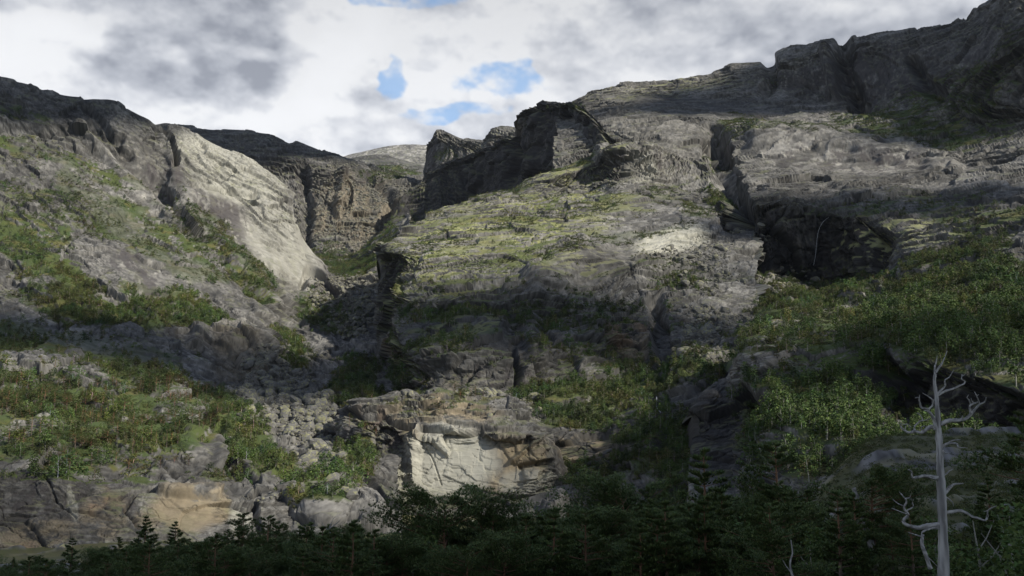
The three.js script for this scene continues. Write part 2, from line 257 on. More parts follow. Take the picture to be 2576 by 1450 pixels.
    const grow = Math.max(veg, tree), gv = ss(0.49, 0.545, nz * 0.7 + nz2 * 0.3 + grow * 0.28 - 0.09 + (flat - 1) * 0.14 + clamp((ny - n0y) * 0.3, -0.06, 0.06) + (o.green || 0)) * ss(0.12, 0.45, ny + grow * 0.12) * (1 - smooth * 0.7) * clamp(0.25 + grow + (o.green || 0) * 6, 0, 1);
    const hue = vn(x / 22 + 7, y / 22, z / 22 + 3), dry = ss(0.55, 0.85, vn(x / 9, y / 9 + 4, z / 9)) * 0.7;
    const gr = mix(mix(0.034, 0.056, hue), 0.100, dry), gg = mix(mix(0.056, 0.070, hue), 0.088, dry), gb = mix(0.014, 0.026, dry);
    r = mix(r, gr * mix(0.7, 1.3, grain), gv); g = mix(g, gg * mix(0.7, 1.3, grain), gv); b = mix(b, gb * mix(0.7, 1.3, grain), gv);
    col[3 * i] = r; col[3 * i + 1] = g; col[3 * i + 2] = b;
    F[4 * i] = Math.max(tree, veg * 0.3) * ss(0.1, 0.4, ny + 0.12); F[4 * i + 2] = zoneOf(zones, 'rubble', px, py, w1, w2);
  }
  const index = new Uint32Array((R - 1) * (C - 1) * 6); let q = 0;
  for (let r = 0; r + 1 < R; r++) for (let c = 0; c + 1 < C; c++) { const a = r * C + c, b = a + 1, d = a + C, e = d + 1; if ((r + c) & 1) { index[q++] = a; index[q++] = d; index[q++] = b; index[q++] = b; index[q++] = d; index[q++] = e; } else { index[q++] = a; index[q++] = d; index[q++] = e; index[q++] = a; index[q++] = e; index[q++] = b; } }
  const g = new THREE.BufferGeometry();
  g.setAttribute('position', new THREE.BufferAttribute(Pd, 3)); g.setAttribute('color', new THREE.BufferAttribute(col, 3)); g.setIndex(new THREE.BufferAttribute(index, 1));
  const m = new THREE.Mesh(g, rockMat); m.name = o.name; scene.add(m);
  mark(m, o.label, null, null, 'structure');
  PLANT.push({ o, R, C, P: Pd, N, F, Q, BACK, SIDE, step });
  return m;
}
const V3 = (x, y, z) => new THREE.Vector3(x, y, z).normalize();
sheet({ name: 'distant_hill', label: 'pale bare hill far beyond the gorge', seed: 3, step: 3.5, x0: 700, x1: 1300, back: 900, flank: 600, tone: 1.7, rough: 1.6, lichen: 0.05, lines: [
  [[700, 420, 5200], [860, 396, 5200], [900, 384, 5200], [940, 374, 5200], [980, 367, 5200], [1040, 364, 5200], [1100, 365, 5200], [1300, 385, 5200]],
  [[700, 440, 4900], [900, 410, 4900], [1040, 395, 4900], [1300, 420, 4900]],
  [[700, 500, 4200], [1300, 500, 4200]]] });
sheet({ name: 'low_hill', label: 'low dark rock hump at the head of the gorge', seed: 4, step: 3, x0: 830, x1: 1110, back: 400, flank: 300, tone: 0.8, green: 0.03, lines: [
  [[830, 412, 2900], [880, 397, 2900], [920, 390, 2900], [960, 390, 2900], [1000, 398, 2900], [1040, 409, 2900], [1110, 430, 2900]],
  [[830, 430, 2700], [920, 415, 2700], [1000, 418, 2700], [1110, 440, 2700]],
  [[830, 480, 2300], [1110, 480, 2300]]], zones: [['tree', 990, 432, 70, 12, 5, 0.7]] });
sheet({ name: 'gorge_head_mountain', label: 'dark mountain with a fractured cliff closing the gorge', seed: 5, x0: 380, x1: 1100, step: 2.6, back: 300, tone: 0.86, rough: 1.35, lines: [
  [[380, 312, 2000], [440, 308, 2000], [480, 318, 2000], [500, 326, 1990], [560, 328, 1980], [620, 330, 1970], [680, 336, 1960], [740, 355, 1950], [800, 375, 1940], [850, 388, 1930], [890, 402, 1950], [930, 416, 2000], [980, 432, 2100], [1040, 440, 2150], [1100, 445, 2150]],
  [[380, 360, 1900], [560, 370, 1880], [680, 385, 1870], [740, 400, 1860], [800, 420, 1850], [850, 430, 1850], [890, 440, 1870], [930, 445, 1900], [980, 450, 1950], [1040, 455, 2000], [1100, 465, 2000]],
  [[380, 500, 1800], [560, 520, 1780], [700, 540, 1770], [800, 550, 1770], [880, 540, 1790], [940, 510, 1820], [990, 480, 1870], [1040, 465, 1920], [1100, 475, 1950]],
  [[380, 640, 1720], [700, 640, 1700], [800, 655, 1690], [880, 640, 1700], [940, 600, 1730], [990, 550, 1780], [1040, 500, 1850], [1100, 490, 1900]],
  [[380, 740, 1600], [700, 740, 1600], [900, 740, 1600], [1100, 600, 1750]]],
  zones: [['wetShade', 620, 380, 300, 50, 10, 0.4], ['tan', 900, 540, 110, 90, 0, 0.55], ['stain', 780, 420, 200, 40, 12, 0.8], ['tree', 960, 443, 60, 14, 5, 0.6], ['rubble', 900, 540, 140, 110, 0, 0.8], ['tree', 830, 640, 60, 25, 0, 0.7]], creases: [{ p: [[760, 430], [775, 520], [770, 620]], w: 22, a: -18 }, { p: [[930, 450], [990, 500], [960, 570]], w: 22, a: -22 }, { p: [[860, 440], [850, 540]], w: 16, a: 14 }] });
sheet({ name: 'rock_prow', label: 'beaked rock prow on the gorge rim against the sky', seed: 6, x0: 1066, x1: 1244, step: 2.2, back: 90, flank: 80, drop: 0.2, rough: 0.7, lines: [
  [[1066, 424, 1940], [1073, 396, 1930], [1076, 374, 1920], [1084, 358, 1910], [1092, 346, 1905], [1096, 332, 1900], [1101, 327, 1898], [1112, 329, 1895], [1130, 334, 1880], [1160, 346, 1860], [1185, 350, 1840], [1215, 354, 1820], [1244, 358, 1800]],
  [[1066, 428, 1930], [1076, 385, 1912], [1092, 365, 1895], [1112, 350, 1880], [1160, 362, 1845], [1215, 368, 1805], [1244, 372, 1785]],
  [[1066, 440, 1910], [1112, 410, 1860], [1160, 410, 1820], [1244, 400, 1760]],
  [[1066, 500, 1840], [1244, 480, 1720]]], zones: [['tree', 1125, 395, 28, 22, -30, 0.8], ['stain', 1085, 390, 20, 40, 0, 0.8]] });
sheet({ name: 'rim_knoll', label: 'small pale knoll on the gorge rim', seed: 7, x0: 1212, x1: 1335, step: 2.4, back: 80, flank: 60, rough: 0.6, lines: [
  [[1212, 362, 1670], [1230, 340, 1660], [1245, 322, 1655], [1262, 315, 1650], [1285, 318, 1640], [1300, 322, 1630], [1335, 332, 1610]],
  [[1212, 372, 1650], [1245, 345, 1635], [1285, 345, 1615], [1335, 355, 1590]],
  [[1212, 420, 1610], [1335, 420, 1550]]] });
sheet({ name: 'gorge_floor', label: 'wooded floor of the gorge', seed: 8, x0: 715, x1: 1030, step: 2.8, back: 60, lines: [
  [[715, 620, 1650], [800, 648, 1650], [870, 650, 1650], [930, 615, 1680], [1030, 535, 1700]],
  [[715, 680, 1350], [800, 680, 1350], [860, 686, 1330], [920, 672, 1300], [960, 645, 1280], [1030, 600, 1250]],
  [[715, 720, 1100], [860, 718, 1050], [900, 705, 1020], [950, 690, 1000], [1030, 670, 980]],
  [[715, 790, 900], [860, 770, 900], [950, 765, 900], [1030, 750, 900]]], zones: [['tree', 900, 668, 70, 34, -15, 1], ['tree', 820, 655, 80, 22, 0, 0.9], ['rubble', 900, 725, 70, 30, 0, 1], ['tree', 960, 610, 50, 40, -40, 0.6]] });
sheet({ name: 'gorge_wall', label: 'tall dark cliff of the gorge, facing left', seed: 9, x0: 915, x1: 1572, step: 2.4, back: 200, tone: 0.8, rough: 1.05, drop: 0.05, lines: [
  [[915, 655, 1520], [940, 608, 1600], [985, 550, 1700], [1010, 500, 1740], [1060, 448, 1790], [1085, 425, 1780], [1105, 416, 1760], [1158, 396, 1690], [1218, 372, 1610], [1258, 357, 1550], [1292, 332, 1490], [1304, 308, 1470], [1310, 286, 1455], [1325, 281, 1430], [1365, 266, 1370], [1430, 256, 1265], [1470, 272, 1205], [1520, 318, 1130], [1572, 375, 1085]],
  [[915, 660, 1500], [985, 565, 1670], [1060, 465, 1760], [1105, 426, 1740], [1158, 408, 1672], [1218, 386, 1592], [1258, 372, 1532], [1292, 350, 1475], [1310, 306, 1440], [1325, 296, 1415], [1365, 282, 1356], [1430, 272, 1252], [1470, 288, 1192], [1520, 334, 1118], [1572, 390, 1072]],
  [[915, 690, 1420], [985, 640, 1540], [1060, 600, 1600], [1158, 560, 1580], [1258, 510, 1480], [1310, 480, 1400], [1365, 460, 1325], [1450, 450, 1195], [1520, 450, 1095], [1572, 460, 1055]],
  [[915, 780, 1300], [1060, 700, 1400], [1258, 620, 1300], [1450, 560, 1120], [1572, 560, 1010]]],
  zones: [['wetShade', 1250, 420, 420, 170, -12, 0.85], ['stain', 1200, 460, 240, 110, -20, 1], ['wetShade', 1000, 560, 70, 120, 35, 0.9], ['tree', 1000, 560, 30, 90, 35, 0.3], ['stain', 1420, 340, 130, 70, 0, 1], ['tan', 1310, 330, 14, 30, 0, 0.6], ['veg', 1450, 275, 60, 12, -5, 0.5]], creases: [{ p: [[1298, 340], [1288, 450]], w: 26, a: -30 }, { p: [[1440, 300], [1430, 420]], w: 18, a: -14 }, { p: [[1180, 410], [1170, 520]], w: 16, a: -12 }, { p: [[1360, 300], [1355, 440]], w: 20, a: 12 }] });
sheet({ name: 'ridge_mountain', along: V3(0.93, 0.2, -0.3), label: 'long grey mountain ridge and bare plateau rising to the right', seed: 10, x0: 1400, x1: 2720, step: 2.75, back: 200, bed: 10, lines: [
  [[1400, 270, 1500], [1440, 255, 1500], [1480, 238, 1500], [1540, 220, 1500], [1600, 208, 1500], [1650, 205, 1500], [1720, 200, 1500], [1800, 180, 1500], [1850, 160, 1500], [1930, 148, 1480], [1960, 125, 1470], [2010, 112, 1460], [2035, 113, 1450], [2070, 100, 1440], [2150, 92, 1400], [2250, 78, 1350], [2330, 70, 1300], [2390, 62, 1260], [2412, 50, 1235], [2440, 42, 1200], [2470, 15, 1180], [2490, 0, 1160], [2540, -40, 1120], [2800, -160, 1000]],
  [[1400, 276, 1470], [1540, 232, 1470], [1650, 216, 1470], [1800, 194, 1470], [1850, 176, 1465], [1930, 166, 1445], [1960, 150, 1430], [2010, 138, 1420], [2070, 122, 1400], [2150, 112, 1362], [2250, 98, 1312], [2330, 90, 1265], [2412, 72, 1205], [2470, 45, 1150], [2540, -5, 1095], [2800, -120, 980]],
  [[1400, 285, 1400], [1440, 280, 1400], [1540, 262, 1400], [1640, 240, 1420], [1720, 240, 1420], [1800, 238, 1420], [1870, 240, 1400], [1930, 238, 1390], [2000, 248, 1360], [2060, 262, 1330], [2120, 276, 1290], [2180, 274, 1260], [2240, 262, 1220], [2300, 248, 1180], [2360, 232, 1130], [2420, 215, 1080], [2480, 190, 1040], [2540, 150, 1010], [2800, 0, 900]],
  [[1400, 300, 1300], [1540, 285, 1280], [1640, 275, 1270], [1800, 285, 1250], [1900, 300, 1200], [2000, 305, 1170], [2120, 305, 1150], [2240, 310, 1110], [2360, 315, 1060], [2480, 320, 1010], [2600, 310, 960], [2800, 290, 900]],
  [[1400, 340, 1180], [1540, 330, 1160], [1640, 325, 1160], [1800, 330, 1120], [1900, 325, 1080], [2000, 335, 1060], [2120, 345, 1040], [2240, 360, 1010], [2360, 385, 980], [2480, 390, 940], [2600, 380, 900], [2800, 370, 850]],
  [[1400, 400, 1100], [1640, 420, 1050], [1800, 440, 1000], [1850, 432, 985], [1930, 438, 960], [2050, 442, 940], [2200, 440, 930], [2300, 435, 920], [2400, 432, 910], [2500, 430, 880], [2600, 428, 850], [2800, 420, 800]],
  [[1400, 480, 1000], [1800, 480, 930], [1850, 475, 900], [1930, 470, 880], [2050, 475, 860], [2200, 478, 840], [2300, 480, 830], [2400, 478, 810], [2500, 470, 780], [2800, 470, 720]],
  [[1400, 560, 900], [1800, 560, 850], [1850, 540, 800], [1900, 520, 790], [1980, 525, 780], [2060, 530, 775], [2120, 545, 760], [2200, 560, 740], [2280, 560, 720], [2350, 575, 700], [2450, 560, 670], [2600, 545, 630], [2800, 530, 580]],
  [[1400, 640, 860], [1800, 640, 810], [1850, 640, 785], [1920, 662, 775], [1980, 688, 785], [2060, 694, 790], [2130, 690, 775], [2180, 680, 735], [2240, 650, 700], [2300, 625, 675], [2380, 630, 640], [2450, 625, 620], [2600, 600, 580], [2800, 590, 530]],
  [[1400, 800, 700], [1750, 800, 650], [1850, 790, 620], [1950, 775, 600], [2050, 770, 590], [2150, 765, 570], [2230, 755, 550], [2300, 730, 540], [2400, 700, 530], [2600, 650, 510], [2800, 640, 470]],
  [[1400, 950, 600], [1700, 900, 540], [1850, 880, 500], [1950, 870, 480], [2800, 800, 420]],
  [[1400, 1100, 500], [1850, 1050, 420], [2800, 900, 380]]],
  zones: [['wetShade', 2060, 615, 220, 95, 5, 1], ['wetShade', 1870, 560, 50, 130, -10, 0.9], ['wetShade', 2250, 180, 330, 90, -5, 0.45], ['wetShade', 2500, 150, 200, 130, 0, 0.5], ['wetShade', 1700, 280, 300, 40, 5, 0.6], ['wetShade', 2150, 510, 380, 60, 0, 0.5], ['wetShade', 2420, 590, 200, 60, -8, 0.4], ['slab', 2120, 385, 290, 60, 8, 1], ['slab', 1750, 270, 260, 28, 5, 0.7], ['slab', 2150, 170, 330, 60, -6, 0.55], ['lichen', 1650, 225, 220, 25, -6, 0.6], ['veg', 2350, 330, 260, 50, 4, 0.95], ['veg', 2420, 240, 160, 60, -15, 0.9], ['veg', 2000, 325, 160, 18, 3, 0.8], ['tree', 1850, 318, 55, 26, -15, 0.7], ['tree', 1945, 195, 22, 30, 20, 0.5], ['tree', 1800, 440, 36, 80, 0, 0.9],  // darkened zones here also paint in the cloud shade over the plateau
    ['veg', 2250, 520, 260, 30, -4, 0.5], ['lichen', 2300, 590, 260, 50, -8, 0.8], ['veg', 2500, 560, 160, 50, -8, 0.7], ['stain', 2060, 620, 200, 80, 0, 1], ['stain', 2200, 190, 260, 70, 0, 0.8], ['stain', 2160, 410, 240, 30, 5, 0.5],
    ['tree', 2030, 735, 190, 55, -6, 1], ['tree', 1890, 760, 110, 90, -20, 0.9], ['rubble', 1960, 715, 120, 40, -12, 1], ['tree', 2400, 690, 220, 60, -18, 1], ['tree', 2560, 120, 60, 60, 0, 0.5], ['rubble', 1880, 600, 60, 40, 0, 0.8]],
  creases: [{ p: [[1800, 350], [1815, 420], [1850, 500], [1880, 600], [1920, 670]], w: 42, a: -40 }, { p: [[2120, 110], [2130, 190], [2160, 270]], w: 34, a: -34 }, { p: [[2080, 130], [2100, 240]], w: 22, a: 22 }, { p: [[2290, 150], [2330, 220], [2370, 240]], w: 26, a: -24 }, { p: [[1935, 150], [1945, 200], [1930, 235]], w: 24, a: -18 }, { p: [[2060, 560], [2080, 610], [2060, 680]], w: 110, a: -12 }, { p: [[1900, 340], [2060, 350], [2250, 385], [2390, 425]], w: 40, a: 10 }, { p: [[2180, 580], [2230, 620], [2200, 680]], w: 40, a: -10 }, { p: [[1860, 560], [1910, 600]], w: 30, a: 14 }] });
sheet({ name: 'left_mountain', scale: 0.85, label: 'grey slabby mountainside with a lower cliff and scree valley on the left', seed: 11, x0: -130, x1: 1012, step: 2.65, back: 200, bed: -32, fall: [0.4, -0.6, 0.69], lines: [
  [[-190, 120, 980], [0, 190, 1000], [60, 205, 1000], [130, 232, 1000], [185, 246, 1000], [240, 250, 1000], [290, 256, 990], [320, 275, 980], [370, 300, 980], [398, 316, 985], [430, 313, 1010], [480, 325, 1030], [520, 352, 1040], [560, 375, 1045], [600, 390, 1050], [640, 412, 1050], [690, 450, 1040], [715, 475, 1030], [736, 495, 1020], [742, 522, 1010], [746, 560, 1000], [760, 600, 980], [800, 650, 950], [830, 690, 920], [855, 715, 900], [870, 728, 890], [900, 722, 900], [945, 745, 880], [1012, 760, 880]],
  [[-190, 230, 940], [0, 270, 950], [150, 300, 950], [300, 330, 950], [400, 370, 960], [440, 370, 970], [520, 390, 990], [600, 420, 1000], [690, 470, 1000], [735, 510, 995], [746, 568, 985], [800, 658, 940], [855, 722, 890], [900, 732, 885], [945, 755, 870], [1012, 770, 870]],
  [[-190, 330, 880], [0, 360, 890], [150, 390, 890], [300, 430, 900], [400, 470, 920], [440, 440, 930], [500, 440, 950], [600, 480, 960], [700, 530, 965], [735, 560, 960], [770, 630, 945], [820, 690, 910], [870, 738, 872], [945, 765, 860], [1012, 780, 860]],
  [[-190, 500, 760], [0, 520, 780], [150, 540, 790], [300, 560, 800], [400, 575, 820], [470, 560, 850], [520, 570, 870], [600, 590, 885], [700, 640, 900], [760, 680, 905], [800, 710, 895], [870, 755, 862], [945, 780, 840], [1012, 790, 840]],
  [[-190, 700, 620], [0, 690, 640], [150, 680, 660], [300, 690, 670], [400, 700, 690], [500, 720, 710], [600, 740, 730], [680, 760, 760], [720, 785, 785], [760, 782, 815], [800, 780, 825], [870, 790, 815], [945, 800, 800], [1012, 810, 800]],
  [[-190, 800, 540], [0, 790, 560], [150, 790, 570], [300, 800, 590], [400, 810, 600], [480, 830, 600], [560, 840, 600], [640, 840, 610], [690, 850, 650], [720, 856, 690], [760, 850, 710], [870, 845, 720], [945, 850, 720], [1012, 860, 720]],
  [[-190, 900, 450], [0, 890, 470], [150, 890, 480], [300, 900, 500], [400, 930, 510], [480, 950, 520], [540, 990, 520], [600, 990, 530], [660, 975, 545], [700, 950, 570], [760, 930, 600], [870, 930, 590], [945, 940, 570], [1012, 950, 560]],
  [[-190, 1010, 370], [0, 1000, 380], [150, 1000, 390], [300, 1010, 400], [400, 1030, 410], [480, 1050, 410], [540, 1060, 420], [600, 1060, 440], [660, 1050, 460], [760, 1050, 460], [870, 1060, 440], [945, 1060, 430], [1012, 1060, 430]],
  [[-190, 1110, 300], [0, 1100, 305], [200, 1100, 312], [400, 1095, 330], [470, 1085, 338], [520, 1110, 345], [570, 1140, 350], [660, 1140, 360], [760, 1140, 365], [870, 1140, 370], [1012, 1130, 375]],
  [[-190, 1195, 248], [0, 1190, 252], [150, 1184, 256], [280, 1218, 262], [400, 1222, 268], [520, 1240, 270], [620, 1266, 272], [700, 1240, 285], [740, 1216, 292], [780, 1225, 285], [870, 1200, 310], [1012, 1190, 330]],
  [[-190, 1415, 228], [400, 1365, 240], [640, 1345, 255], [740, 1325, 262], [800, 1305, 262], [870, 1285, 280], [1012, 1275, 290]],
  [[-190, 1500, 200], [1012, 1400, 240]]],
  zones: [['wetShade', 150, 300, 260, 70, 14, 0.35], ['wetShade', 600, 920, 80, 70, 40, 0.4], ['wetShade', 860, 980, 120, 70, 0, 0.5], ['slab', 400, 470, 190, 60, 47, 1], ['slab', 600, 585, 170, 40, 52, 1], ['slab', 770, 660, 100, 75, 55, 1], ['slab', 200, 470, 200, 45, 40, 0.8], ['slab', 350, 690, 100, 40, 35, 0.9], ['slab', 480, 690, 160, 34, 28, 0.7], ['pale', 580, 430, 150, 70, 28, 0.75], ['pale', 720, 620, 80, 130, -35, 0.5],
    ['stain', 560, 530, 110, 34, 52, 1], ['stain', 805, 705, 36, 60, -20, 1], ['stain', 340, 685, 70, 40, 40, 1], ['stain', 110, 430, 140, 50, 35, 0.8], ['stain', 400, 450, 60, 60, 40, 0.6], ['slab', 250, 880, 220, 26, 14, 0.8], ['slab', 120, 830, 160, 22, 14, 0.7],
    ['tree', 550, 605, 150, 34, 46, 1], ['tree', 640, 690, 90, 26, 50, 0.9], ['tree', 130, 520, 170, 40, 20, 0.45], ['veg', 300, 540, 260, 60, 25, 0.85], ['veg', 420, 620, 200, 60, 28, 0.8], ['veg', 150, 400, 240, 30, 18, 0.8], ['veg', 90, 620, 130, 80, 30, 0.9], ['tree', 60, 640, 90, 50, 35, 0.8], ['tree', 160, 700, 130, 32, 28, 0.9],
    ['tree', 430, 775, 130, 48, 12, 1], ['tree', 260, 790, 200, 40, 12, 1], ['tree', 60, 850, 90, 26, 0, 0.5], ['veg', 180, 880, 300, 50, 10, 0.8], ['tree', 380, 975, 160, 40, 14, 0.8], ['tree', 100, 990, 190, 45, 3, 0.6], ['tree', 200, 1085, 290, 80, 2, 0.7], ['veg', 200, 1080, 320, 110, 2, 1], ['tree', 620, 1120, 60, 130, -38, 1], ['tree', 560, 1060, 50, 70, -30, 1], ['tree', 690, 1180, 60, 40, 20, 0.9],
    ['tree', 730, 890, 55, 40, 35, 1], ['tree', 790, 800, 50, 34, -10, 0.7], ['tree', 700, 860, 40, 34, 40, 0.8], ['veg', 830, 790, 90, 50, 10, 0.8], ['tree', 880, 960, 80, 50, -10, 0.9], ['tree', 930, 1020, 70, 40, -10, 0.9], ['tree', 890, 1180, 60, 70, 0, 0.9], ['tree', 800, 1265, 90, 60, 0, 1], ['tree', 860, 1240, 60, 50, 0, 1], ['rubble', 840, 1265, 70, 40, 0, 0.8], ['tree', 560, 1215, 90, 16, 8, 0.5], ['veg', 60, 290, 60, 22, 10, 0.6], ['tree', 35, 285, 30, 16, 10, 0.7],
    ['rubble', 870, 770, 90, 60, 20, 1], ['rubble', 720, 1020, 140, 110, 35, 1], ['rubble', 800, 1120, 90, 80, 0, 1], ['rubble', 660, 940, 60, 60, 40, 0.6], ['tan', 600, 900, 90, 60, 60, 0.45], ['tan', 470, 1290, 100, 60, 5, 1], ['pale', 600, 1320, 34, 46, 0, 0.75], ['tan', 200, 1320, 240, 70, 0, 0.55], ['stain', 150, 1290, 220, 90, 0, 1], ['stain', 480, 1260, 90, 30, 5, 0.7], ['slab', 460, 1290, 80, 50, 0, 0.8], ['rust', 240, 1260, 20, 40, 20, 0.8], ['rust', 80, 1370, 50, 20, 0, 0.6], ['pale', 180, 1270, 14, 50, -10, 0.5]],
  creases: [{ p: [[412, 320], [428, 350], [445, 395], [440, 420]], w: 12, a: -26 }, { p: [[240, 320], [330, 420], [430, 510], [470, 575], [560, 655], [670, 745]], w: 30, a: -12 }, { p: [[200, 320], [290, 420], [380, 510], [455, 570]], w: 26, a: 8 }, { p: [[760, 720], [775, 680], [800, 690], [845, 745]], w: 14, a: -12 }, { p: [[420, 350], [455, 470], [500, 590]], w: 26, a: 6 }, { p: [[215, 270], [250, 300], [300, 370], [330, 390]], w: 14, a: -12 },
    { p: [[480, 470], [560, 480], [640, 500]], w: 10, a: -9 }, { p: [[500, 850], [600, 860], [690, 870]], w: 36, a: 8 }, { p: [[690, 870], [640, 960], [600, 1010]], w: 26, a: 6 }, { p: [[480, 1090], [520, 1100], [540, 1180]], w: 26, a: 4 }, { p: [[545, 1090], [560, 1180], [640, 1230]], w: 26, a: -12 }, { p: [[110, 1190], [170, 1300], [230, 1390]], w: 12, a: -4 }, { p: [[340, 1240], [300, 1290], [370, 1380]], w: 14, a: -5 }, { p: [[640, 1270], [650, 1350]], w: 14, a: -8 }, { p: [[0, 320], [150, 330], [300, 350]], w: 20, a: -12 }] });
sheet({ name: 'left_cliff', label: 'dark streaked cliff at the lower left edge', scale: 0.34, seed: 21, x0: -190, x1: 772, step: 2.2, back: 22, drop: 0.25, flank: 30, bed: -8, lines: [
  [[-190, 1190, 230], [0, 1185, 235], [60, 1180, 235], [150, 1178, 238], [220, 1198, 240], [280, 1213, 243], [340, 1200, 250], [400, 1218, 250], [460, 1228, 250], [520, 1235, 250], [560, 1252, 250], [620, 1262, 255], [660, 1258, 262], [700, 1235, 270], [740, 1212, 280], [772, 1215, 285]],
  [[-190, 1212, 226], [0, 1204, 231], [150, 1198, 233], [280, 1232, 238], [400, 1236, 244], [520, 1254, 244], [620, 1280, 249], [700, 1256, 263], [772, 1240, 277]],
  [[-190, 1300, 219], [150, 1290, 225], [300, 1300, 229], [400, 1300, 236], [520, 1305, 239], [640, 1312, 246], [740, 1280, 262], [772, 1275, 270]],
  [[-190, 1415, 208], [0, 1400, 212], [150, 1395, 214], [300, 1385, 220], [400, 1365, 227], [520, 1355, 232], [640, 1345, 241], [740, 1325, 252], [772, 1320, 258]],
  [[-190, 1500, 195], [772, 1420, 235]]],
  zones: [['wetShade', 110, 1290, 220, 110, 0, 0.5], ['tan', 460, 1295, 95, 55, 3, 1], ['pale', 605, 1320, 30, 44, 0, 0.9], ['tan', 250, 1310, 60, 70, 20, 0.7], ['tan', 90, 1360, 110, 40, -5, 0.8], ['tan', 540, 1290, 40, 40, 0, 0.9], ['tan', 370, 1330, 50, 40, 0, 0.6], ['stain', 130, 1270, 220, 80, 0, 1], ['stain', 480, 1255, 90, 24, 5, 0.8], ['stain', 330, 1310, 60, 60, 0, 0.8], ['slab', 465, 1295, 80, 50, 0, 0.9], ['rust', 245, 1265, 22, 46, 20, 0.9], ['rust', 90, 1375, 60, 18, 0, 0.6], ['pale', 182, 1275, 12, 50, -10, 0.8], ['tree', 560, 1225, 90, 14, 8, 0.6], ['tree', 300, 1206, 330, 14, 3, 0.7], ['veg', 200, 1196, 340, 14, 2, 1], ['rubble', 300, 1390, 330, 14, -3, 0.8], ['rubble', 690, 1250, 60, 30, 0, 0.6]],
  creases: [{ p: [[112, 1190], [140, 1260], [190, 1310]], w: 5, a: -0.9 }, { p: [[345, 1240], [312, 1290], [345, 1340]], w: 9, a: -2.5 }, { p: [[300, 1262], [330, 1242], [390, 1236]], w: 7, a: -2.2 }, { p: [[400, 1240], [540, 1250]], w: 14, a: 3 }, { p: [[585, 1265], [620, 1290], [640, 1270]], w: 8, a: -3 }, { p: [[640, 1270], [650, 1350]], w: 9, a: -4 }] });
